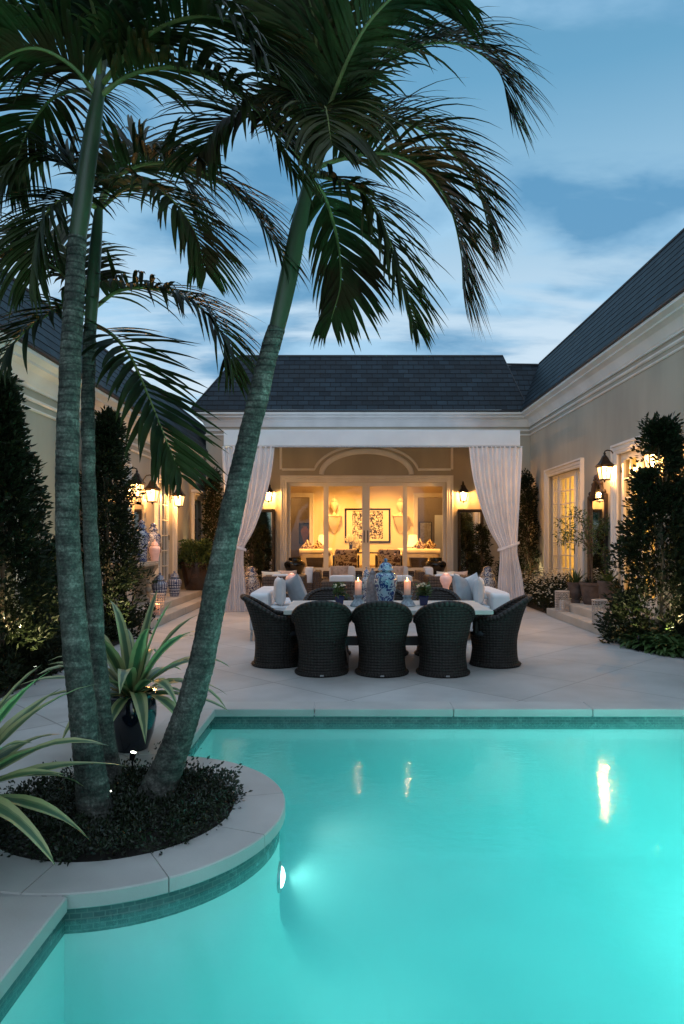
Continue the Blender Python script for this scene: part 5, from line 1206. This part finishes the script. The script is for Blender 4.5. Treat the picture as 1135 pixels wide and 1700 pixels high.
def spiky(x,y,z,h,r,mat,label,n,L,wd,leaf,seed,el=(0.5,1.4),name='potted_agave',group=None,prof=URN,droop=0.6):
    global rnd
    rnd=random.Random(seed); t=thing(name,(x,y,z),label,'plant',group); pot(x,y,z,h,r,mat,t,prof=prof); m=MB()
    for q in range(n):
        a=q*2.399; e=el[0]+(el[1]-el[0])*(q/n); strap(m,(x+0.03*math.cos(a),y+0.03*math.sin(a),z+h*0.92),a,e,L*rnd.uniform(0.8,1.1),wd*rnd.uniform(0.85,1.15),droop*rnd.uniform(0.5,1.5),9)
    m.build('foliage',M[leaf],t,smooth=True,angle=60); return t
spiky(4.62,13.98,0.3005,0.42,0.17,'terracotta','small clay urn with a spiky plant on the right step, left of the clay pot',22,0.36,0.045,'leaf_mid',63)
spiky(4.82,12.72,0.3005,0.52,0.20,'terracotta','clay urn with a spiky plant partly hidden behind the big right shrub',22,0.36,0.045,'leaf_mid',64)

# ------------------------------------------------------------------ planter bed and variegated plants
rnd=random.Random(70); m=MB()
for k in range(620):
    a=rnd.uniform(0,2*PI); r=0.70*rnd.random()**0.5; x=CX+r*math.cos(a); y=CY+r*math.sin(a)
    zt=0.045+0.045*noise.noise(Vector((x*4,y*4,2)))+0.02*(1 if r<0.6 else 0.2); clump(m,Vector((x,y,max(0.0,zt*rnd.uniform(0.3,1.1)))),0.045,24,0.026,0.5)
for k in range(46):
    a=rnd.uniform(0,2*PI); r=rnd.uniform(0.62,0.74); c=Vector((CX+r*math.cos(a),CY+r*math.sin(a),rnd.uniform(0.03,0.16)))
    for q in range(6): leaf_at(m,c+Vector((rnd.gauss(0,.02),rnd.gauss(0,.02),rnd.gauss(0,.02))),Vector((math.cos(a),math.sin(a),rnd.uniform(-.3,.8))),0.03,0.5)
tag(m.build('ground_cover',M['leaf_cover']),'dense small leaved ground cover filling the round palm bed','ground cover',kind='stuff')
BP=[(0,0),(0.62,0),(0.66,0.03),(0.86,0.28),(0.99,0.58),(1.0,0.72),(0.94,0.86),(0.90,0.90),(1.0,0.93),(1.02,0.97),(0.98,1.0),(0.86,1.0),(0.84,0.9)]
spiky(-1.66,5.22,0.0,0.44,0.185,'navy_glaze','variegated spiky plant in a dark blue glazed pot behind the palm bed',36,0.84,0.11,'variegated',71,(0.12,1.4),'variegated_plant','variegated plants in glazed pots',BP,1.8)
spiky(-1.83,3.12,0.0,0.45,0.165,'navy_glaze','variegated spiky plant at the left edge of the picture, in front of the palm bed',44,0.76,0.10,'variegated',73,(0.1,1.4),'variegated_plant','variegated plants in glazed pots',BP,1.2)

# ------------------------------------------------------------------ palms
def frond(root, pts, L, n=64, droop=1.25, seed=0, wind=0.24, lw=0.032, spread=0.9, upv=0.30, base_t=0.10, rr=0.013):
    L*=1.18; r_=random.Random(seed); C=crom(pts,60); N=Vector((0,0,1)); mb=MB(); T=[]
    for i in range(60):
        d=(C[min(59,i+1)]-C[max(0,i-1)]).normalized(); T.append(d)
    nr=Vector((0,-0.15,1)); fr=[]
    for i in range(60):
        nr=(nr-T[i]*nr.dot(T[i])); 
        if nr.length<1e-3: nr=Vector((1,0,0.1))-T[i]*T[i].x
        nr.normalize(); fr.append(nr.copy())
    for s in (-1,1):
        for k in range(n):
            t=base_t+(1-base_t)*((k+r_.random()*0.6+0.2)/n); q=t*59; i=min(58,int(q)); fa=q-i; p=C[i].lerp(C[i+1],fa); tg=T[i]; nn=fr[i]; b=tg.cross(nn)*s
            prof=(0.50+0.55*math.sin(PI*min(1,(t-base_t)/(1-base_t)*0.85+0.12))); ln=L*prof*r_.uniform(0.82,1.1)
            if t>0.9: ln*=0.75
            fwd=0.45+0.9*t**1.5
            d=(b*spread+tg*fwd+nn*(upv*r_.uniform(0.2,1.6))+Vector((r_.gauss(0,.08),r_.gauss(0,.08),r_.gauss(0,.08)))).normalized()
            side=d.cross(nn).normalized(); ns=6; rows=[]; pp=p.copy(); wmax=lw*r_.uniform(0.75,1.15); dr=droop*r_.uniform(0.6,1.5)
            for j in range(ns+1):
                u=j/ns; ww=wmax*(0.35+0.65*min(1,u*4))*(1-u**2.6)+0.001
                up=side.cross(d); rows.append([pp+side*ww/2+up*ww*0.18, pp, pp-side*ww/2+up*ww*0.18] if True else None)
                d=(d+Vector((wind*u/ns*6*0.3,0,-dr*(0.25+u)/ns))).normalized(); pp=pp+d*ln/ns
                side=(side-d*side.dot(d)).normalized()
            mb.rings(rows,closed=False)
    o=mb.build('frond',M[r_.choice(['palm_leaf','palm_leaf','palm_leaf_olive','palm_leaf_tipped'])],root,smooth=True,angle=80)
    rb=MB(); rb.tube(C,[rr*(1.25-1.1*i/59) for i in range(60)],7); rb.build('rachis',M['rachis'],o,smooth=True)
def palm(name_label, tr, shaft, Y0, Y1, fronds, seed, dead=True):
    # tr: list (x,y,width px) up the trunk ; shaft the same for the green crownshaft ; depth goes from Y0 to Y1
    allp=tr+shaft[1:]; n=len(allp); 
    ymin=allp[-1][1]; ymax=allp[0][1]
    dep=lambda y: Y0+(Y1-Y0)*(ymax-y)/(ymax-ymin)
    base=P(tr[0][0],tr[0][1],Y0); base.z=0
    t=thing('palm_tree',base,name_label,'palm','palms growing from the round bed'); rz=random.Random(seed)
    def tub(lst,rings,name,mat,n=20,amp=0.03):
        c=crom([P(x,y,dep(y)) for x,y,w in lst],rings); w=crom([Vector((w*0.81/F*dep(y)/2,0,0)) for x,y,w in lst],rings)
        rad=[]; nxt=0; sp=0; s=0
        for i in range(rings):
            s+= (c[i]-c[i-1]).length if i else 0
            rad.append(max(0.012,w[i].x))
        if amp:
            z=0; acc=0.0; gap=0.045
            for i in range(1,rings):
                acc+=(c[i]-c[i-1]).length
                k=acc/gap; fr_=k%1.0
                rad[i]*=1+amp*(math.exp(-((fr_-0.5)/0.16)**2)-0.25)
                if i%40==0: gap=rz.uniform(0.035,0.060); acc=0
            L0=0.0
            for i in range(rings):
                L0+=(c[i]-c[i-1]).length if i else 0
                rad[i]*=1+0.22*math.exp(-L0/0.13)
        m=MB(); m.tube(c,rad,n,uvs=True)
        if amp:
            m.v=[tuple(Vector(p)+Vector((noise.noise(Vector(p)*9+Vector((seed,0,0)))*0.006,noise.noise(Vector(p)*9+Vector((0,seed,0)))*0.006,0))) for p in m.v]
        m.build(name,M[mat],t,smooth=True,angle=80); return c
    lo=[(tr[0][0]*1.0+ (tr[0][0]-tr[1][0])*0.25, tr[0][1]+ (tr[0][1]-tr[1][1])*0.25, tr[0][2]*1.05)]+tr
    tub(lo,420,'trunk','trunk',22,0.03); tub(shaft,30,'crownshaft','crownshaft',18,0)
    Yt=Y1; tip=shaft[-1]
    for i,(pts,L,kw) in enumerate(fronds):
        pp=[P(x,y,Yt+dy) for x,y,dy in pts]; frond(t,pp,L,seed=seed*100+i,**kw)
    return t
PALMS=[]
# tallest upright palm, front left
palm('tall upright palm at the left with the thickest, nearest trunk',
 [(158,1345,66),(140,1200,56),(124,1050,53),(113,900,48),(112,750,45),(117,600,42),(124,480,39),(128,395,37)],
 [(128,397,34),(135,350,36),(144,280,35),(155,210,32),(163,160,24),(168,120,18)],3.85,3.85,
 [([(166,160,0),(215,125,-.05),(290,112,-.15),(370,140,-.25),(440,200,-.35),(490,290,-.4)],0.46,{}),
  ([(160,160,0),(120,110,-.1),(60,80,-.2),(0,100,-.3),(-60,170,-.35)],0.50,{}),
  ([(160,150,0),(120,60,.1),(70,-20,.2),(10,-60,.25),(-60,-40,.3)],0.5,{}),
  ([(168,130,0),(190,50,.1),(250,-30,.2),(340,-60,.3),(430,-10,.35),(480,80,.4)],0.55,{}),
  ([(170,140,0),(230,70,-.25),(310,30,-.45),(390,40,-.6),(450,110,-.7)],0.5,{}),
  ([(165,130,0),(160,40,-.2),(130,-60,-.4),(90,-120,-.5)],0.5,{}),
  ([(160,165,0),(125,150,.2),(80,170,.4),(40,230,.5),(20,300,.55)],0.46,{}),
  ([(164,110,0),(172,20,0),(190,-80,.05),(220,-150,.1)],0.35,{'droop':0.3})],1)
# middle palm behind it: crown around y 320
palm('upright palm with a slimmer trunk close behind the tallest one',
 [(186,1305,46),(172,1200,36),(162,1080,34),(154,950,32),(148,830,29),(146,700,27),(148,600,26),(150,540,25)],
 [(150,542,23),(154,480,26),(158,420,24),(162,370,20),(165,335,14)],4.45,4.55,
 [([(165,345,0),(200,290,-.1),(265,270,-.2),(345,290,-.3),(420,350,-.35),(470,430,-.4)],0.50,{}),
  ([(165,340,0),(190,270,.2),(240,245,.4),(300,290,.5),(330,370,.55)],0.48,{}),
  ([(160,340,0),(120,280,0),(60,265,-.1),(0,300,-.2),(-50,370,-.25)],0.50,{}),
  ([(160,345,0),(125,330,-.3),(85,345,-.45),(60,400,-.5),(50,470,-.5)],0.42,{}),
  ([(168,345,0),(215,310,-.4),(270,320,-.6),(320,380,-.7),(340,450,-.75)],0.40,{})],2)
# third, hidden trunk; lowest crown
palm('shorter palm with the lowest crown, one frond drooping before the left wall and roof',
 [(176,1262,34),(168,1180,28),(160,1060,26),(153,940,25),(148,800,23),(146,680,22),(147,600,21)],
 [(147,602,19),(149,570,20),(152,540,17),(155,505,12)],4.62,4.9,
 [([(158,510,0),(200,482,-.1),(260,480,-.2),(325,505,-.3),(370,560,-.35),(385,620,-.38)],0.46,{}),
  ([(158,540,0),(185,555,-.2),(215,590,-.3),(245,655,-.4),(275,730,-.45),(300,790,-.5)],0.46,{'lw':0.046,'n':34,'droop':0.5}),
  ([(150,510,0),(110,460,-.1),(60,430,-.2),(0,440,-.3),(-50,490,-.35)],0.44,{}),
  ([(150,525,0),(110,510,-.2),(60,535,-.35),(15,580,-.45),(-20,640,-.5)],0.42,{'lw':0.042,'n':34,'droop':0.6}),
  ([(152,505,0),(125,430,.2),(70,390,.35),(20,400,.5)],0.42,{}),
  ],3)
# leaning palm
palm('leaning palm slanting right over the terrace, its big crown against open sky',
 [(262,1312,66),(298,1220,58),(332,1110,53),(362,960,50),(393,810,46),(420,695,42),(443,600,39),(459,545,36)],
 [(459,547,33),(470,500,36),(483,440,37),(495,380,34),(506,330,26),(515,280,18)],4.20,4.25,
 [([(520,270,0),(560,190,.05),(620,120,.1),(690,78,.1),(765,75,.1),(825,115,.1),(850,190,.1)],0.56,{'n':92,'wind':0.35,'lw':0.03}),
  ([(520,280,0),(575,262,-.05),(640,255,-.1),(700,280,-.1),(745,340,-.1),(765,420,-.1),(768,480,-.1)],0.56,{'n':92,'wind':0.42,'lw':0.03}),
  ([(518,290,0),(560,300,-.15),(605,325,-.2),(640,385,-.25),(665,460,-.3),(690,545,-.3)],0.40,{}),
  ([(520,270,0),(575,220,.15),(650,200,.25),(730,235,.3),(790,310,.35),(815,400,.35)],0.54,{'n':84,'wind':0.38,'lw':0.03}),
  ([(514,295,0),(540,330,.2),(560,400,.35),(565,470,.4),(550,530,.42)],0.42,{}),
  ([(510,280,0),(470,225,0),(425,195,-.1),(370,205,-.2),(330,260,-.25)],0.48,{}),
  ([(514,260,0),(500,150,.1),(470,60,.2),(420,0,.3),(360,-10,.35)],0.52,{}),
  ([(516,255,0),(525,130,-.2),(520,30,-.35),(490,-60,-.5)],0.5,{}),
  ([(520,260,0),(560,140,-.2),(610,40,-.35),(680,-20,-.45),(760,-10,-.5)],0.48,{}),
  ([(516,265,0),(530,200,-.5),(540,180,-.8),(550,240,-1.0)],0.45,{}),
  ([(518,240,0),(535,120,0),(550,20,0),(565,-80,0)],0.22,{'droop':0.2,'spread':0.35})],4)

# ------------------------------------------------------------------ uplights
def uplight(x,y,z,label,energy,col,to,spot=80,fixture=True):
    d=(Vector(to)-Vector((x,y,z))).normalized(); t=thing('garden_uplight',(x,y,0),label,'lamp','small garden uplights'); zc=Vector((x,y,z))
    m=MB(); m.tube([zc-d*0.05,zc],[0.018,0.022],12); m.tube([(x,y,0.0),zc-d*0.04],0.006,6); m.build('housing',M['black_metal'],t,smooth=True)
    m=MB(); c=zc+d*0.001; rr=[]; s=d.orthogonal().normalized(); b=d.cross(s); m.add([c+(s*math.cos(k*PI/8)+b*math.sin(k*PI/8))*0.019 for k in range(16)],[tuple(range(16))]); m.build('lens',M['uplens'],t)
    p=zc+d*0.03-Vector((x,y,0)); light('uplight_beam','SPOT',p,energy,col,0.02,t,aim((0,0,0),d),R(spot),0.6)
WARM=(1.0,0.80,0.42); GREENISH=(0.85,1.0,0.75)
uplight(-1.405,3.98,0.13,'small lit spotlight at the foot of the upright palms, nearer of the pair',7,GREENISH,(-1.60,3.95,4),50)
uplight(-1.46,4.62,0.16,'small lit spotlight at the foot of the upright palms, farther of the pair',7,GREENISH,(-0.6,4.6,4),50)
uplight(4.12,9.75,0.22,'bright uplight in the leafy bed at the foot of the big right shrub',34,WARM,(4.6,10.6,2.2),120)
uplight(4.95,10.6,0.15,'uplight hidden behind the big right shrub',60,WARM,(4.9,10.6,3.2),140)
uplight(-3.35,10.35,0.20,'uplight in the leaves at the foot of the tall left shrub',80,WARM,(-3.9,11.2,2.2),95)
uplight(-4.2,11.4,0.2,'uplight behind the tall left shrub close to the wall',150,WARM,(-4.2,11.5,3),130)
uplight(-4.2,8.9,0.2,'uplight behind the left edge shrub close to the wall',160,WARM,(-4.2,8.7,3),130)
uplight(-3.45,7.5,0.2,'uplight in front of the left edge shrub',55,WARM,(-3.9,7.9,2.0),95)
uplight(4.9,18.2,0.25,'uplight in the far right corner below the narrow shrub',60,WARM,(5.0,18.9,2.5),80)
uplight(-3.7,18.1,0.25,'uplight in the far left corner below the narrow shrub',60,WARM,(-3.8,18.9,2.5),80)
# ------------------------------------------------------------------ pool lights
def pool_light(c, d, label, energy, down=0.18, spot=172):
    c=Vector(c); d=Vector(d).normalized(); t=thing('pool_light',c,label,'lamp','underwater pool lights'); s=d.orthogonal().normalized(); b=d.cross(s)
    ring=lambda r,o,n=28: [c+d*o+(s*math.cos(2*PI*k/n)+b*math.sin(2*PI*k/n))*r for k in range(n)]
    m=MB(); m.rings([ring(0.085,0.0),ring(0.085,0.015),ring(0.072,0.022),ring(0.066,0.015)]); m.build('bezel',M['steel'],t,smooth=True)
    m=MB(); m.rings([ring(0.065,0.014),ring(0.05,0.03),ring(0.02,0.04),ring(0.001,0.042)]); m.build('lens',M['lens'],t,smooth=True)
    light('pool_beam','SPOT',d*0.07,energy,(0.70,1.0,0.92),0.06,t,aim((0,0,0),d+Vector((0,0,-down))),R(spot),1.0)
a=R(0.5)
pool_light((CX+0.950*math.cos(a),CY+0.950*math.sin(a),-0.41),(math.cos(a),math.sin(a),0),'round lit underwater light in the curved pool wall below the palm bed',POOL_A)
pool_light((2.3,YN-0.03,-0.55),(0,1,0),'underwater light in the near pool wall below the picture',POOL_B,0.03,125)
pool_light((XR+0.03,4.3,-0.6),(-1,0,0),'underwater light in the right pool wall outside the picture',POOL_C,0.03,135)

# ------------------------------------------------------------------ world, sun, camera
w=bpy.data.worlds.new('World'); sc.world=w; w.use_nodes=True; nt=w.node_tree; N=nt.nodes; L=nt.links
bg=N['Background']; SUN_EL, SUN_ROT = R(2.0), R(150)
sky=N.new('ShaderNodeTexSky'); sky.sky_type='NISHITA'; sky.sun_disc=False; sky.sun_elevation=SUN_EL; sky.sun_rotation=SUN_ROT; sky.air_density=1.0; sky.dust_density=0.6; sky.ozone_density=3.0
tc=N.new('ShaderNodeTexCoord'); sp=N.new('ShaderNodeSeparateXYZ'); L.new(tc.outputs['Generated'],sp.inputs[0])
# dusk tone: deep blue overhead, paler towards the horizon, laid over the physical sky
rp=N.new('ShaderNodeValToRGB'); e=rp.color_ramp.elements
e[0].position=0.0; e[0].color=(0.84,0.91,0.96,1); e[1].position=0.75; e[1].color=(0.075,0.26,0.45,1)
k=e.new(0.28); k.color=(0.66,0.82,0.94,1); k=e.new(0.42); k.color=(0.36,0.61,0.80,1); k=e.new(0.55); k.color=(0.16,0.41,0.62,1)
L.new(sp.outputs['Z'],rp.inputs['Fac'])
sc_=N.new('ShaderNodeMix'); sc_.data_type='RGBA'; sc_.blend_type='MULTIPLY'; sc_.inputs[0].default_value=1; sc_.inputs[7].default_value=(SKY_G,SKY_G,SKY_G*1.1,1); L.new(sky.outputs[0],sc_.inputs[6])
mx=N.new('ShaderNodeMix'); mx.data_type='RGBA'; mx.inputs[0].default_value=0.88; L.new(sc_.outputs[2],mx.inputs[6]); L.new(rp.outputs['Color'],mx.inputs[7])
# clouds
zc=mathn(N,'MAXIMUM',None,0.02); L.new(sp.outputs['Z'],zc.inputs[0]); za_=mathn(N,'ADD',None,0.18); L.new(zc.outputs[0],za_.inputs[0])
dx=mathn(N,'DIVIDE'); L.new(sp.outputs['X'],dx.inputs[0]); L.new(za_.outputs[0],dx.inputs[1]); dy=mathn(N,'DIVIDE'); L.new(sp.outputs['Y'],dy.inputs[0]); L.new(za_.outputs[0],dy.inputs[1])
cb=N.new('ShaderNodeCombineXYZ'); L.new(dx.outputs[0],cb.inputs[0]); L.new(dy.outputs[0],cb.inputs[1])
n1=N.new('ShaderNodeTexNoise'); n1.inputs['Scale'].default_value=2.5; n1.inputs['Detail'].default_value=7; n1.inputs['Roughness'].default_value=0.55; n1.inputs['Distortion'].default_value=0.3; mp1=N.new('ShaderNodeMapping'); mp1.inputs['Scale'].default_value=(0.6,1.5,1); mp1.inputs['Rotation'].default_value=(0,0,R(-25)); L.new(cb.outputs[0],mp1.inputs[0]); L.new(mp1.outputs[0],n1.inputs['Vector'])
r2=N.new('ShaderNodeMapRange'); r2.interpolation_type='SMOOTHSTEP'; r2.inputs['From Min'].default_value=0.40; r2.inputs['From Max'].default_value=0.58; r2.inputs['To Max'].default_value=0.9; L.new(n1.outputs['Fac'],r2.inputs['Value'])
n2=N.new('ShaderNodeTexNoise'); n2.inputs['Scale'].default_value=2.2; n2.inputs['Detail'].default_value=6; mp=N.new('ShaderNodeMapping'); mp.inputs['Location'].default_value=(5,3,0); L.new(cb.outputs[0],mp.inputs[0]); L.new(mp.outputs[0],n2.inputs['Vector'])
cc=N.new('ShaderNodeValToRGB'); cc.color_ramp.elements[0].position=0.42; cc.color_ramp.elements[0].color=(0.11,0.32,0.55,1); cc.color_ramp.elements[1].position=0.60; cc.color_ramp.elements[1].color=(0.38,0.64,0.87,1); L.new(n2.outputs['Fac'],cc.inputs['Fac'])
m3=N.new('ShaderNodeMix'); m3.data_type='RGBA'; L.new(r2.outputs[0],m3.inputs[0]); L.new(mx.outputs[2],m3.inputs[6]); L.new(cc.outputs['Color'],m3.inputs[7])
# added fill light: sky behind the camera and overhead made brighter, more neutral
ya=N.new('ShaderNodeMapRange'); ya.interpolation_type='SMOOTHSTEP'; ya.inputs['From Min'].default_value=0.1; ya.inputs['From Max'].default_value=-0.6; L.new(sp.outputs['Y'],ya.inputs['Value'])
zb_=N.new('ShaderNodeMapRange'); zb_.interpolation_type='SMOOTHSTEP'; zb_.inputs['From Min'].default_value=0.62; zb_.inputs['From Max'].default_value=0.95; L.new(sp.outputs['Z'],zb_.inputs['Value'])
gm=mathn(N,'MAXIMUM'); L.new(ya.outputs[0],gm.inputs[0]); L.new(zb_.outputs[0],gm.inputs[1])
gl_=N.new('ShaderNodeMix'); gl_.data_type='RGBA'; gl_.inputs[7].default_value=SKY_FILL; L.new(gm.outputs[0],gl_.inputs[0]); L.new(m3.outputs[2],gl_.inputs[6])
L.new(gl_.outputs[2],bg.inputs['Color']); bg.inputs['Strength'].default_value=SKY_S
sd=bpy.data.lights.new('dusk_sun','SUN'); sd.energy=0.04; sd.angle=R(12); sd.color=(1,0.8,0.65)
so=bpy.data.objects.new('dusk_sun',sd); COL.objects.link(so); so.rotation_euler=(PI/2-SUN_EL-R(8),0,-SUN_ROT+PI)

cam=bpy.data.cameras.new('camera'); co=bpy.data.objects.new('camera',cam); COL.objects.link(co); sc.camera=co
co.location=(0,0,1.6); co.rotation_euler=(PI/2,0,0); cam.sensor_fit='HORIZONTAL'; cam.sensor_width=24; cam.lens=24
cam.shift_x=-12.5/F; cam.shift_y=45/F; cam.clip_start=0.05; cam.clip_end=1000
sc.view_settings.view_transform='Standard'; sc.view_settings.look='None'; sc.view_settings.exposure=0; sc.view_settings.gamma=1
sc.render.engine='CYCLES'; cy=sc.cycles; cy.use_denoising=True
try: cy.denoiser='OPENIMAGEDENOISE'
except Exception: pass
cy.max_bounces=10; cy.diffuse_bounces=5; cy.glossy_bounces=4; cy.transmission_bounces=6; cy.transparent_max_bounces=16; cy.volume_bounces=1
cy.sample_clamp_indirect=6; cy.caustics_reflective=False; cy.caustics_refractive=False; cy.use_light_tree=True
